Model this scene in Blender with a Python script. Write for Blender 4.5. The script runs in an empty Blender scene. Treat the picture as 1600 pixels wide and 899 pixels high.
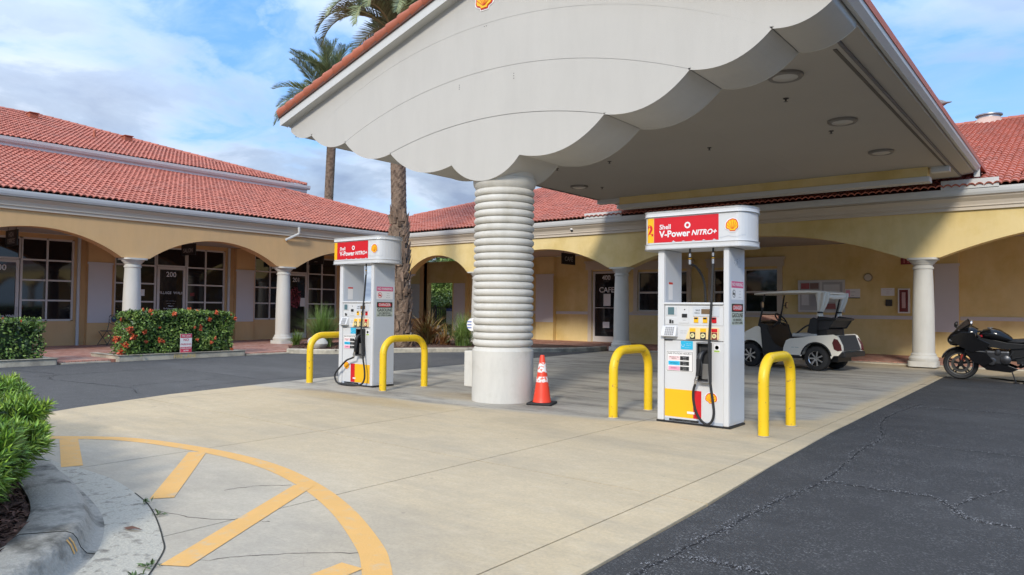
import bpy, math, random
import numpy as np
from mathutils import Vector, Matrix

R = random.Random(7)
NP = np.random.default_rng(11)
scene = bpy.context.scene
COL = scene.collection

# ------------------------------------------------------------------ camera
CAMH = 1.38
PITCH, ROLL, YAW, FPX = 0.0283157, 0.0104608, 0.6734866, 1123.97
_f0 = Vector((-math.sin(YAW), math.cos(YAW), 0)); _r0 = Vector((math.cos(YAW), math.sin(YAW), 0)); _u0 = Vector((0, 0, 1))
FW = _f0*math.cos(PITCH) + _u0*math.sin(PITCH)
_up = -_f0*math.sin(PITCH) + _u0*math.cos(PITCH)
RT = _r0*math.cos(ROLL) + _up*math.sin(ROLL)
UP = -_r0*math.sin(ROLL) + _up*math.cos(ROLL)
cam = bpy.data.cameras.new('camera'); camo = bpy.data.objects.new('camera', cam); COL.objects.link(camo)
m = Matrix((RT, UP, -FW)).transposed().to_4x4(); m.translation = (0, 0, CAMH)
camo.matrix_world = m
cam.sensor_width = 36; cam.lens = 36*FPX/1600; cam.clip_start = .05; cam.clip_end = 3000
scene.camera = camo

def project(p):
    v = Vector(p) - Vector((0, 0, CAMH)); d = v.dot(FW)
    if d < .1: return None
    return 800 + FPX*v.dot(RT)/d, 449.5 - FPX*v.dot(UP)/d, d

# ------------------------------------------------------------------ world, sun, exposure
SUN_DIR = Vector((.606, -1.56, 1.0)).normalized()          # towards the sun
elev = math.asin(SUN_DIR.z); rot = math.atan2(SUN_DIR.x, SUN_DIR.y)
world = bpy.data.worlds.new('World'); scene.world = world; world.use_nodes = True
nt = world.node_tree; nt.nodes.clear()
def N(t, **kw):
    n = nt.nodes.new(t)
    for k, v in kw.items(): setattr(n, k, v)
    return n
L = lambda a, b: nt.links.new(a, b)
def wmath(op, a, b=None, clamp=False):
    n = N('ShaderNodeMath', operation=op); n.use_clamp = clamp
    for i, v in enumerate((a, b)):
        if v is None: continue
        if isinstance(v, (int, float)): n.inputs[i].default_value = v
        else: L(v, n.inputs[i])
    return n.outputs[0]
def wramp(fac, pts):
    n = N('ShaderNodeValToRGB'); L(fac, n.inputs[0]); cr = n.color_ramp
    while len(cr.elements) < len(pts): cr.elements.new(.5)
    for e, (p, c) in zip(cr.elements, pts): e.position = p; e.color = (*c, 1) if len(c) == 3 else c
    return n.outputs[0]
def wmix(f, a, b):
    n = N('ShaderNodeMix', data_type='RGBA')
    if isinstance(f, (int, float)): n.inputs[0].default_value = f
    else: L(f, n.inputs[0])
    for k, v in ((6, a), (7, b)):
        if isinstance(v, tuple): n.inputs[k].default_value = (*v, 1)
        else: L(v, n.inputs[k])
    return n.outputs[2]
sky = N('ShaderNodeTexSky', sky_type='NISHITA'); sky.sun_disc = False
sky.sun_elevation = elev; sky.sun_rotation = rot; sky.air_density = 1.0; sky.dust_density = .6; sky.ozone_density = 2.0
tc = N('ShaderNodeTexCoord'); sep = N('ShaderNodeSeparateXYZ'); L(tc.outputs['Generated'], sep.inputs[0])
zz = wmath('ADD', wmath('MAXIMUM', sep.outputs[2], 0.0), .22)
px_ = wmath('DIVIDE', sep.outputs[0], zz); py_ = wmath('DIVIDE', sep.outputs[1], zz)
comb = N('ShaderNodeCombineXYZ'); L(px_, comb.inputs[0]); L(py_, comb.inputs[1])
def wnoise(scale, detail, rough, off=(0, 0, 0), dist=0.0, stretch=(1, 1, 1), rz=0):
    mp = N('ShaderNodeMapping'); L(comb.outputs[0], mp.inputs[0]); mp.inputs['Location'].default_value = off
    mp.inputs['Scale'].default_value = stretch; mp.inputs['Rotation'].default_value = (0, 0, rz)
    n = N('ShaderNodeTexNoise'); L(mp.outputs[0], n.inputs[0]); n.inputs['Scale'].default_value = scale
    n.inputs['Detail'].default_value = detail; n.inputs['Roughness'].default_value = rough; n.inputs['Distortion'].default_value = dist
    return n.outputs[0]
n1 = wnoise(.75, 8, .52, (3.0, 1.0, 0), .35)
n2 = wnoise(2.3, 9, .58, (4.3, 3.9, 0), .3)
n3 = wnoise(1.6, 8, .6, (0, 8, 0), .6, (1, 2.6, 1), .6)
# more cloud to the left (west), clearer to the right (north)
side = wmath('MULTIPLY', wmath('ADD', sep.outputs[0], .45), -.15)
dens = wmath('ADD', wmath('ADD', wmath('MULTIPLY', n1, .68), wmath('MULTIPLY', n2, .34)), side)
mask = wramp(dens, [(.44, (0, 0, 0)), (.51, (.70, .70, .70)), (.60, (1, 1, 1))])
wisp = wramp(n3, [(.42, (0, 0, 0)), (.72, (.30, .30, .30))])
mask2 = wmath('MAXIMUM', mask, wisp)
shade = wramp(wmath('ADD', wmath('MULTIPLY', n2, .6), wmath('MULTIPLY', n1, .4)), [(.36, (3.6, 3.6, 3.55)), (.42, (2.75, 2.85, 3.05)), (.48, (1.75, 1.98, 2.35)), (.58, (1.15, 1.45, 2.05))])
hz = wramp(sep.outputs[2], [(0.0, (.55, .55, .55)), (.30, (0, 0, 0))])
skyc = wmix(.90, sky.outputs[0], (.24, .66, 1.42))
skyc = wmix(hz, skyc, (1.0, 1.40, 1.85))
z_ = wmath('MAXIMUM', sep.outputs[2], 0.0); zen = wmath('ADD', wmath('MULTIPLY', wmath('MULTIPLY', z_, z_), 3.7), .38)
shade = wmix(wramp(sep.outputs[2], [(.35, (0, 0, 0)), (.75, (1, 1, 1))]), shade, (2.45, 2.36, 2.2))
vm = N('ShaderNodeVectorMath', operation='SCALE'); L(shade, vm.inputs[0]); L(zen, vm.inputs['Scale'])
final = wmix(mask2, skyc, vm.outputs[0])
bg = N('ShaderNodeBackground'); L(final, bg.inputs[0]); bg.inputs[1].default_value = .13
wo = N('ShaderNodeOutputWorld'); L(bg.outputs[0], wo.inputs[0])

sun = bpy.data.lights.new('sun', 'SUN'); suno = bpy.data.objects.new('sun', sun); COL.objects.link(suno)
sun.energy = .6; sun.angle = math.radians(9.0); sun.color = (1, .93, .80)
suno.rotation_euler = SUN_DIR.to_track_quat('Z', 'Y').to_euler(); suno.location = (10, -20, 30)
scene.view_settings.view_transform = 'Standard'; scene.view_settings.look = 'None'
scene.view_settings.exposure = 2.3; scene.view_settings.gamma = 1
scene.cycles.max_bounces = 8; scene.cycles.diffuse_bounces = 6; scene.cycles.glossy_bounces = 4

# ------------------------------------------------------------------ materials
MATS = {}
def mat(name, col, rough=.6, var=.12, scale=4.0, bump=0.0, bscale=80.0, metal=0.0, coat=0.0, col2=None, mixscale=1.0, mixpos=(.45, .62), rnd=0.0, objc=False, spec=.5, trans=0.0, emit=None, streak=0.0):
    if name in MATS: return MATS[name]
    mt = bpy.data.materials.new(name); mt.use_nodes = True; t = mt.node_tree; n = t.nodes; l = t.links
    b = n['Principled BSDF']
    def new(ty, **k):
        q = n.new(ty)
        for a, v in k.items(): setattr(q, a, v)
        return q
    if objc:
        co = new('ShaderNodeTexCoord').outputs['Object']
    else:
        co = new('ShaderNodeNewGeometry').outputs['Position']
    def noise(s, d=6, r=.6):
        q = new('ShaderNodeTexNoise'); l.new(co, q.inputs[0]); q.inputs['Scale'].default_value = s; q.inputs['Detail'].default_value = d; q.inputs['Roughness'].default_value = r
        return q.outputs[0]
    def rgbmix(f, a, c, bt='MIX'):
        q = new('ShaderNodeMix', data_type='RGBA', blend_type=bt)
        if isinstance(f, float): q.inputs[0].default_value = f
        else: l.new(f, q.inputs[0])
        for i, v in ((6, a), (7, c)):
            if isinstance(v, tuple): q.inputs[i].default_value = (*v[:3], 1)
            else: l.new(v, q.inputs[i])
        return q.outputs[2]
    lo = tuple(max(0, c*(1-var)) for c in col); hi = tuple(min(1, c*(1+var)) for c in col)
    out = rgbmix(noise(scale), lo, hi)
    if col2 is not None:
        rp = new('ShaderNodeValToRGB'); l.new(noise(mixscale, 8, .62), rp.inputs[0])
        rp.color_ramp.elements[0].position = mixpos[0]; rp.color_ramp.elements[1].position = mixpos[1]
        out = rgbmix(rp.outputs[0], out, col2)
    if streak:   # faint rain streaks and dust running down the face
        mp = new('ShaderNodeMapping'); l.new(co, mp.inputs[0]); mp.inputs['Scale'].default_value = (2.2, 2.2, .5)
        q = new('ShaderNodeTexNoise'); l.new(mp.outputs[0], q.inputs[0]); q.inputs['Scale'].default_value = 1.6; q.inputs['Detail'].default_value = 8; q.inputs['Roughness'].default_value = .7
        mr = new('ShaderNodeMapRange'); l.new(q.outputs[0], mr.inputs[0]); mr.inputs[1].default_value = .42; mr.inputs[2].default_value = .72; mr.inputs[3].default_value = 1.0; mr.inputs[4].default_value = 1-streak
        hs = new('ShaderNodeHueSaturation'); l.new(out, hs.inputs['Color']); l.new(mr.outputs[0], hs.inputs['Value']); out = hs.outputs[0]
    if rnd:
        g = new('ShaderNodeNewGeometry'); oi = new('ShaderNodeObjectInfo')
        ad = new('ShaderNodeMath', operation='ADD'); l.new(g.outputs['Random Per Island'], ad.inputs[0]); l.new(oi.outputs['Random'], ad.inputs[1])
        fr = new('ShaderNodeMath', operation='FRACT'); l.new(ad.outputs[0], fr.inputs[0])
        mr = new('ShaderNodeMapRange'); l.new(fr.outputs[0], mr.inputs[0]); mr.inputs[3].default_value = 1-rnd; mr.inputs[4].default_value = 1+rnd
        hs = new('ShaderNodeHueSaturation'); l.new(out, hs.inputs['Color']); l.new(mr.outputs[0], hs.inputs['Value'])
        out = hs.outputs[0]
    l.new(out, b.inputs['Base Color'])
    b.inputs['Roughness'].default_value = rough; b.inputs['Metallic'].default_value = metal
    b.inputs['Specular IOR Level'].default_value = spec
    if coat: b.inputs['Coat Weight'].default_value = coat; b.inputs['Coat Roughness'].default_value = .08
    if trans: b.inputs['Transmission Weight'].default_value = trans
    if bump:
        bp = new('ShaderNodeBump'); bp.inputs['Strength'].default_value = bump; bp.inputs['Distance'].default_value = .01
        l.new(noise(bscale, 4, .6), bp.inputs['Height']); l.new(bp.outputs[0], b.inputs['Normal'])
    MATS[name] = mt; return mt

def leafmat(name, col, rnd=.45, col2=None):
    mt = mat(name, col, rough=.45, var=.2, scale=3, rnd=rnd, col2=col2, mixscale=1.6)
    b = mt.node_tree.nodes['Principled BSDF']; b.inputs['Subsurface Weight'].default_value = 0
    return mt

WHITE = mat('white_stucco', (.60, .58, .53), .88, .07, 1.5, .5, 90, streak=.10)
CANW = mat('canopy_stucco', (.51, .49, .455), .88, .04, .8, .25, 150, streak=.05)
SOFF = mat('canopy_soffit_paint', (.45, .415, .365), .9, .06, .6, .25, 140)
COLW = mat('column_paint', (.62, .595, .54), .88, .06, 2, .4, 90, col2=(.47, .44, .37), mixscale=2.2, mixpos=(.52, .80), streak=.14)
TRIM = mat('white_trim', (.58, .58, .565), .5, .05, 2, .05, 60)
CREAM = mat('cream_trim', (.58, .50, .40), .7, .06, 1.5, .1, 90)
PANEL = mat('pilaster_panel', (.60, .57, .56), .85, .04, 1.5, .15, 120)
STUL = mat('peach_stucco', (.70, .44, .205), .9, .08, 1.2, .5, 90, col2=(.65, .42, .21), mixscale=.6, streak=.07)
STUR = mat('yellow_stucco', (.77, .60, .285), .9, .08, 1.2, .5, 90, col2=(.65, .48, .18), mixscale=.6, streak=.07)
TILE = mat('roof_tile', (.44, .138, .095), .8, .16, 6, .2, 60, rnd=.14, col2=(.36, .15, .12), mixscale=1.3, mixpos=(.5, .75))
TILEC = mat('rake_tile_clay', (.36, .10, .052), .7, .15, 7, .2, 60, rnd=.12)
DECK = mat('roof_deck', (.16, .05, .04), .9)
GLASS = mat('window_glass', (.012, .012, .014), .04, .3, 1.0, spec=.6)
ALU = mat('window_aluminium', (.62, .58, .54), .45, .04)
BLACK = mat('black_plastic', (.015, .015, .017), .45, .2)
RUBBER = mat('rubber', (.018, .018, .019), .75, .25, 30)
PWHITE = mat('pump_white', (.62, .62, .62), .32, .03, 3, coat=.2)
PGREY = mat('pump_grey', (.55, .57, .60), .35, .04, 3)
PSHADE = mat('pump_post_side_shade', (.54, .57, .61), .35, .04, 3)
RED = mat('sign_red', (.60, .012, .02), .35, .05)
YEL = mat('sign_yellow', (.86, .46, .012), .35, .05)
SYEL = mat('emblem_yellow', (.90, .50, .01), .35, .05)
SRED = mat('emblem_red', (.62, .03, .015), .35, .05)
LW = mat('lettering_white', (.75, .75, .75), .4, .02)
LB = mat('lettering_black', (.02, .02, .02), .5, .1)
BOLL = mat('bollard_yellow', (.80, .52, .010), .42, .08, 6, .25, 30, col2=(.42, .24, .05), mixscale=16, mixpos=(.60, .68))
CHROME = mat('polished_metal', (.62, .62, .64), .22, .1, metal=1.0)
STEEL = mat('brushed_steel', (.45, .45, .46), .4, .1, metal=1.0)
SIGNW = mat('sign_white', (.78, .76, .74), .5, .04)
PINK = mat('print_pink', (.80, .33, .45), .5, .05)
CYAN = mat('print_cyan', (.02, .42, .66), .45, .05)
GREEN = mat('print_green', (.36, .52, .10), .5, .05)
TAN = mat('print_tan', (.83, .62, .30), .5, .05)
LCD = mat('lcd_screen', (.10, .17, .19), .2, .1)
LCDB = mat('lcd_brown', (.17, .11, .06), .25, .1)
# ------------------------------------------------------------------ mesh helpers
class MB:
    def __init__(s): s.v = []; s.f = []; s.m = []; s.s = []
    def add(s, vs, fs, mi=0, smooth=False):
        o = len(s.v); s.v += [tuple(v) for v in vs]
        for f in fs: s.f.append(tuple(i+o for i in f)); s.m.append(mi); s.s.append(smooth)
    def box(s, x0, x1, y0, y1, z0, z1, mi=0):
        s.add([(x0,y0,z0),(x1,y0,z0),(x1,y1,z0),(x0,y1,z0),(x0,y0,z1),(x1,y0,z1),(x1,y1,z1),(x0,y1,z1)],
              [(0,3,2,1),(4,5,6,7),(0,1,5,4),(1,2,6,5),(2,3,7,6),(3,0,4,7)], mi)
        return s
    def bar(s, p0, p1, w, h, mi=0, up=(0,0,1)):
        p0, p1 = Vector(p0), Vector(p1); d = (p1-p0).normalized(); u = Vector(up)
        sx = d.cross(u)
        if sx.length < 1e-4: sx = d.cross(Vector((1,0,0)))
        sx.normalize(); u = sx.cross(d); a = sx*w/2; b = u*h/2
        s.add([p0-a-b,p0+a-b,p0+a+b,p0-a+b,p1-a-b,p1+a-b,p1+a+b,p1-a+b],[(0,3,2,1),(4,5,6,7),(0,1,5,4),(1,2,6,5),(2,3,7,6),(3,0,4,7)], mi)
        return s
    def tube(s, pts, r, n=8, mi=0, closed=False, caps=True):
        pts = [Vector(p) for p in pts]; k = len(pts); rs = r if isinstance(r, (list, tuple)) else [r]*k
        rings = []; ref = None
        for i, p in enumerate(pts):
            a = pts[(i-1) % k] if (closed or i > 0) else p; b = pts[(i+1) % k] if (closed or i < k-1) else p
            d = (b-a).normalized()
            if ref is None:
                ref = Vector((0,0,1)) if abs(d.z) < .9 else Vector((1,0,0))
            u = ref - d*ref.dot(d)
            if u.length < 1e-5: u = d.orthogonal()
            u.normalize(); w = d.cross(u); ref = u
            rings.append([p + (u*math.cos(2*math.pi*j/n) + w*math.sin(2*math.pi*j/n))*rs[i] for j in range(n)])
        vs = [q for ring in rings for q in ring]; fs = []
        for i in range(k if closed else k-1):
            i2 = (i+1) % k
            for j in range(n): fs.append((i*n+j, i*n+(j+1) % n, i2*n+(j+1) % n, i2*n+j))
        s.add(vs, fs, mi, True)
        if caps and not closed:
            s.add(rings[0], [tuple(range(n))[::-1]], mi); s.add(rings[-1], [tuple(range(n))], mi)
        return s
    def lathe(s, prof, c=(0,0,0), n=24, mi=0, axis='z', smooth=True, caps=True):
        vs = []; fs = []
        for (r, z) in prof:
            for j in range(n):
                a = 2*math.pi*j/n; x, y = r*math.cos(a), r*math.sin(a)
                p = (x, y, z) if axis == 'z' else ((x, z, y) if axis == 'y' else (z, x, y))
                vs.append((p[0]+c[0], p[1]+c[1], p[2]+c[2]))
        for i in range(len(prof)-1):
            for j in range(n): fs.append((i*n+j, i*n+(j+1) % n, (i+1)*n+(j+1) % n, (i+1)*n+j))
        s.add(vs, fs, mi, smooth)
        k = len(prof)-1
        if caps and prof[0][0] > 1e-4: s.add(vs[:n], [tuple(range(n))[::-1]], mi)
        if caps and prof[-1][0] > 1e-4: s.add(vs[k*n:], [tuple(range(n))], mi)
        return s
    def prism(s, poly, a, b, plane='xz', mi=0):
        n = len(poly)
        def P(u, v, t): return (u, t, v) if plane == 'xz' else ((u, v, t) if plane == 'xy' else (t, u, v))
        vs = [P(u, v, a) for u, v in poly] + [P(u, v, b) for u, v in poly]
        s.add(vs, [tuple(range(n)), tuple(range(n, 2*n))[::-1]] + [(i, (i+1) % n, n+(i+1) % n, n+i) for i in range(n)], mi)
        return s
    def loft(s, rings, mi=0, caps=True, smooth=True):
        n = len(rings[0]); vs = [q for r in rings for q in r]; fs = []
        for i in range(len(rings)-1):
            for j in range(n): fs.append((i*n+j, i*n+(j+1) % n, (i+1)*n+(j+1) % n, (i+1)*n+j))
        s.add(vs, fs, mi, smooth)
        if caps: s.add(rings[0], [tuple(range(n))[::-1]], mi, smooth); s.add(rings[-1], [tuple(range(n))], mi, smooth)
        return s
    def ball(s, c, r, n=12, k=8, mi=0):
        r = r if isinstance(r, (tuple, list)) else (r, r, r)
        pts = []; fs = []
        for i in range(k+1):
            th = math.pi*i/k
            for j in range(n):
                a = 2*math.pi*j/n
                pts.append((c[0]+r[0]*math.sin(th)*math.cos(a), c[1]+r[1]*math.sin(th)*math.sin(a), c[2]+r[2]*math.cos(th)))
        for i in range(k):
            for j in range(n): fs.append((i*n+j, (i+1)*n+j, (i+1)*n+(j+1) % n, i*n+(j+1) % n))
        s.add(pts, fs, mi, True); return s
    def sweep(s, path, prof, mi=0, closed=False, smooth=False, up=(0,0,1)):
        """path: 2D (x,y) points; prof: (out, z); out is to the right of travel"""
        k = len(path); rings = []
        for i in range(k):
            a = Vector(path[(i-1) % k]) if (closed or i > 0) else Vector(path[i]); b = Vector(path[(i+1) % k]) if (closed or i < k-1) else Vector(path[i])
            d = (b-a).normalized(); nrm = Vector((d.y, -d.x))
            rings.append([(path[i][0]+nrm.x*o, path[i][1]+nrm.y*o, z) for o, z in prof])
        n = len(prof); vs = [q for r in rings for q in r]; fs = []
        for i in range(k if closed else k-1):
            i2 = (i+1) % k
            for j in range(n-1): fs.append((i*n+j, i*n+j+1, i2*n+j+1, i2*n+j))
        s.add(vs, fs, mi, smooth); return s
    def mesh(s, name, mats):
        me = bpy.data.meshes.new(name); me.from_pydata(s.v, [], s.f)
        for q in (mats if isinstance(mats, (list, tuple)) else [mats]): me.materials.append(q)
        me.polygons.foreach_set('material_index', s.m); me.polygons.foreach_set('use_smooth', s.s)
        me.update(); return me

def link(name, data, parent=None, loc=None, rot=None, label=None, kind=None):
    o = bpy.data.objects.new(name, data); COL.objects.link(o)
    if parent is not None: o.parent = parent
    if loc is not None: o.location = loc
    if rot is not None: o.rotation_euler = rot
    if label: o['label'] = label
    if kind: o['kind'] = kind
    return o
def part(name, mb, mats, parent=None, bev=0, seg=2, label=None, kind=None, loc=None, rot=None, ang=40):
    me = mb.mesh(name, mats)
    if any(mb.s):
        try: me.set_sharp_from_angle(angle=math.radians(ang))
        except Exception: pass
    o = link(name, me, parent, loc, rot, label, kind)
    if bev:
        b = o.modifiers.new('bevel', 'BEVEL'); b.width = bev; b.segments = seg; b.limit_method = 'ANGLE'; b.angle_limit = math.radians(35)
    return o
def tag(o, label, cat, group=None):
    o['label'] = label; o['category'] = cat
    if group: o['group'] = group
    return o
def thing(name, label, cat, loc=(0,0,0), rz=0, group=None):
    o = bpy.data.objects.new(name, None); COL.objects.link(o); o.location = loc; o.rotation_euler = (0, 0, rz); o.empty_display_size = .2
    return tag(o, label, cat, group)
def struct(name, mb, mats): return part(name, mb, mats, kind='structure')
def kids(o): return [c for c in list(o.children)]
def copy_tree(o, parent=None):
    c = o.copy(); COL.objects.link(c)
    if parent is not None: c.parent = parent
    for ch in kids(o): copy_tree(ch, c)
    return c

_tx = {}
def textgeo(st, size=1.0, align='CENTER', bold=0.0, shear=0.0, width=1.0):
    key = (st, align, bold, shear)
    if key not in _tx:
        cu = bpy.data.curves.new('txt', 'FONT'); cu.body = st; cu.size = 1; cu.align_x = align; cu.align_y = 'CENTER'; cu.offset = bold; cu.shear = shear; cu.resolution_u = 3
        ob = bpy.data.objects.new('txt', cu); COL.objects.link(ob)
        dg = bpy.context.evaluated_depsgraph_get(); me = bpy.data.meshes.new_from_object(ob.evaluated_get(dg))
        _tx[key] = ([(v.co.x, v.co.y) for v in me.vertices], [tuple(p.vertices) for p in me.polygons])
        bpy.data.objects.remove(ob); bpy.data.curves.remove(cu); bpy.data.meshes.remove(me)
    v, f = _tx[key]
    return [(x*size*width, y*size) for x, y in v], f
for t_ in (('Shell','LEFT',.02,0),('V-Power','LEFT',.03,0),('NITRO+','LEFT',.03,.25),('2','CENTER',.03,0)): textgeo(t_[0], 1, t_[1], t_[2], t_[3])
def addtext(mb, st, fn, size, align='CENTER', bold=.01, shear=0, mi=0, width=1.0):
    v, f = textgeo(st, size, align, bold, shear, width); mb.add([fn(x, y) for x, y in v], f, mi)

def mesh_np(name, V, F, mats, smooth=False):
    me = bpy.data.meshes.new(name); k = F.shape[1]
    me.vertices.add(len(V)); me.vertices.foreach_set('co', V.astype(np.float32).ravel())
    me.loops.add(F.size); me.loops.foreach_set('vertex_index', F.astype(np.int32).ravel())
    me.polygons.add(len(F)); me.polygons.foreach_set('loop_start', np.arange(0, F.size, k, dtype=np.int32))
    if smooth: me.polygons.foreach_set('use_smooth', np.ones(len(F), dtype=bool))
    for q in (mats if isinstance(mats, (list, tuple)) else [mats]): me.materials.append(q)
    me.update(calc_edges=True); me.validate(); return me

def leaves(C, A, Nn, l, w, fold=.25):
    """diamond leaves: centres C, axis A, normals Nn (k,3), lengths l, widths w -> V,F of folded quads"""
    k = len(C); A = A/np.linalg.norm(A, axis=1, keepdims=True); B = np.cross(Nn, A); B /= np.linalg.norm(B, axis=1, keepdims=True)+1e-9
    Nn = np.cross(A, B); l = np.broadcast_to(l, (k,))[:, None]; w = np.broadcast_to(w, (k,))[:, None]
    base = C; tip = C + A*l - Nn*l*.12; mid = C + A*l*.45
    Lf = mid + B*w*.5 + Nn*w*fold; Rt = mid - B*w*.5 + Nn*w*fold
    V = np.stack([base, Rt, tip, Lf], 1).reshape(-1, 3); F = np.arange(4*k).reshape(k, 4)
    F = np.concatenate([F[:, [0, 1, 2]], F[:, [0, 2, 3]]])
    return V, F
def rnd_dirs(k):
    d = NP.normal(size=(k, 3)); return d/np.linalg.norm(d, axis=1, keepdims=True)
def crom(pts, n=8, closed=False):
    pts = [Vector(p) for p in pts]; out = []; k = len(pts)
    for i in range(k if closed else k-1):
        g = lambda j: pts[j % k] if closed else pts[min(max(j, 0), k-1)]
        p0, p1, p2, p3 = g(i-1), g(i), g(i+1), g(i+2)
        for j in range(n):
            t = j/n; out.append(.5*((2*p1)+(p2-p0)*t+(2*p0-5*p1+4*p2-p3)*t*t+(3*p1-p0-3*p2+p3)*t**3))
    if not closed: out.append(pts[-1])
    return out
def ring_se(x, yc, zc, hy, hz, n=16, p=2.4):
    o = []
    for j in range(n):
        a = 2*math.pi*j/n; c, s_ = math.cos(a), math.sin(a)
        o.append((x, yc + hy*math.copysign(abs(c)**(2/p), c), zc + hz*math.copysign(abs(s_)**(2/p), s_)))
    return o
# ------------------------------------------------------------------ ground materials
def concrete_mat():
    mt = bpy.data.materials.new('concrete'); mt.use_nodes = True; t = mt.node_tree; n = t.nodes; l = t.links; b = n['Principled BSDF']
    def new(ty, **k):
        q = n.new(ty)
        for a, v in k.items(): setattr(q, a, v)
        return q
    pos = new('ShaderNodeNewGeometry').outputs['Position']; sp = new('ShaderNodeSeparateXYZ'); l.new(pos, sp.inputs[0])
    def mth(op, a, c=None, clamp=False):
        q = new('ShaderNodeMath', operation=op); q.use_clamp = clamp
        for i, v in enumerate((a, c)):
            if v is None: continue
            if isinstance(v, (int, float)): q.inputs[i].default_value = v
            else: l.new(v, q.inputs[i])
        return q.outputs[0]
    def noise(s, d=6, r=.6, sc=(1, 1, 1), off=(0, 0, 0), rz=0):
        mp = new('ShaderNodeMapping'); l.new(pos, mp.inputs[0]); mp.inputs['Scale'].default_value = sc; mp.inputs['Location'].default_value = off; mp.inputs['Rotation'].default_value = (0, 0, rz)
        q = new('ShaderNodeTexNoise'); l.new(mp.outputs[0], q.inputs[0]); q.inputs['Scale'].default_value = s; q.inputs['Detail'].default_value = d; q.inputs['Roughness'].default_value = r
        return q.outputs[0]
    def ramp(f, p0, p1, a=0., c=1.):
        q = new('ShaderNodeMapRange'); q.clamp = True; l.new(f, q.inputs[0])
        for i, v in enumerate((p0, p1, a, c)): q.inputs[i+1].default_value = v
        return q.outputs[0]
    def mix(f, a, c, bt='MIX'):
        q = new('ShaderNodeMix', data_type='RGBA', blend_type=bt)
        if isinstance(f, float): q.inputs[0].default_value = f
        else: l.new(f, q.inputs[0])
        for i, v in ((6, a), (7, c)):
            if isinstance(v, tuple): q.inputs[i].default_value = (*v, 1)
            else: l.new(v, q.inputs[i])
        return q.outputs[2]
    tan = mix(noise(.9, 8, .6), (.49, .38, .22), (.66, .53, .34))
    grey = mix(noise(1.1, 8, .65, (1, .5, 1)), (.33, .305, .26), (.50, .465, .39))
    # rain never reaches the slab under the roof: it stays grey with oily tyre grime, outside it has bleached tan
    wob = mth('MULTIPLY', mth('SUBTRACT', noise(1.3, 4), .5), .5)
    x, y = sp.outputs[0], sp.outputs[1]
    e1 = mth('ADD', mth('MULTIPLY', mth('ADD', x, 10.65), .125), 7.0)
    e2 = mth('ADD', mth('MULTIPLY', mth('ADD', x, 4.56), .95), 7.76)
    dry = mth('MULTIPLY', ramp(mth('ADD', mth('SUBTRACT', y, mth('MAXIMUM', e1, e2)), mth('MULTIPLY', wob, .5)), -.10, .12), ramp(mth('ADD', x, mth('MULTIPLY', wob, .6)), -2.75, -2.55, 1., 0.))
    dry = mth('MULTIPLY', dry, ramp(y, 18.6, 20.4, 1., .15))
    # worn grey sector inside the painted arc (less bleached)
    dx = mth('SUBTRACT', x, -5.9); dy = mth('SUBTRACT', y, .75)
    rr = mth('ADD', mth('POWER', mth('DIVIDE', dx, 3.6), 2.), mth('POWER', mth('DIVIDE', dy, 2.9), 2.))
    arc = ramp(mth('ADD', rr, mth('MULTIPLY', wob, .5)), .72, 1.35, .75, 0.)
    base = mix(arc, tan, mix(noise(1.4, 8), (.37, .345, .29), (.49, .46, .395)))
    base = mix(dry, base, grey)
    # tyre streaks (run across the forecourt) and dark grime
    st = ramp(noise(1.3, 7, .68, (.40, 1.7, 1), (3, 1, 0), .12), .47, .66)
    base = mix(mth('MULTIPLY', st, mth('ADD', mth('MULTIPLY', dry, .78), .16)), base, (.13, .12, .11))
    lt = ramp(noise(2.1, 7, .65, (.3, 1.6, 1), (9, 5, 0), .1), .55, .74)
    base = mix(mth('MULTIPLY', mth('MULTIPLY', lt, dry), .8), base, (.52, .49, .43))
    # rusty spill stain by the column
    def spot(cx, cy, ax, ay, a):
        q = mth('ADD', mth('POWER', mth('DIVIDE', mth('SUBTRACT', x, cx), ax), 2.), mth('POWER', mth('DIVIDE', mth('SUBTRACT', y, cy), ay), 2.))
        return mth('MULTIPLY', ramp(mth('ADD', q, mth('MULTIPLY', wob, 1.6)), .15, 1.1, 1., 0.), a)
    base = mix(spot(-8.6, 7.0, 2.2, .42, .6), base, (.42, .29, .12))
    base = mix(spot(-7.6, 8.3, 1.0, .5, .6), base, (.36, .25, .11))
    base = mix(spot(-4.6, 4.6, 2.4, 2.2, .22), base, (.60, .50, .36))
    base = mix(spot(-2.9, 2.3, 1.2, 1.2, .25), base, (.22, .20, .18))
    gr = noise(42, 3, .7); base = mix(ramp(gr, .35, .7, 0., .28), base, (.20, .18, .15), 'MIX')
    g2 = noise(11, 6, .75); base = mix(ramp(g2, .40, .66, 0., .18), base, (.27, .23, .17))
    g3 = noise(5, 7, .75, (1, 1.6, 1), (2, 9, 0)); base = mix(ramp(g3, .50, .72, 0., .30), base, (.66, .57, .42))
    sp2 = noise(140, 2, .6); base = mix(ramp(sp2, .6, .8, 0., .25), base, (.72, .68, .6))
    vo = new('ShaderNodeTexVoronoi'); l.new(pos, vo.inputs[0]); vo.inputs['Scale'].default_value = .8; vo.inputs['Randomness'].default_value = 1
    dsp = ramp(mth('ADD', vo.outputs['Distance'], mth('MULTIPLY', noise(9, 4), .10)), .075, .13, 1., 0.)
    base = mix(mth('MULTIPLY', dsp, .7), base, (.10, .085, .07))
    vo2 = new('ShaderNodeTexVoronoi'); l.new(pos, vo2.inputs[0]); vo2.inputs['Scale'].default_value = 2.6
    base = mix(mth('MULTIPLY', ramp(mth('ADD', vo2.outputs['Distance'], mth('MULTIPLY', noise(20, 3), .08)), .055, .09, 1., 0.), .45), base, (.16, .14, .12))
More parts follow.
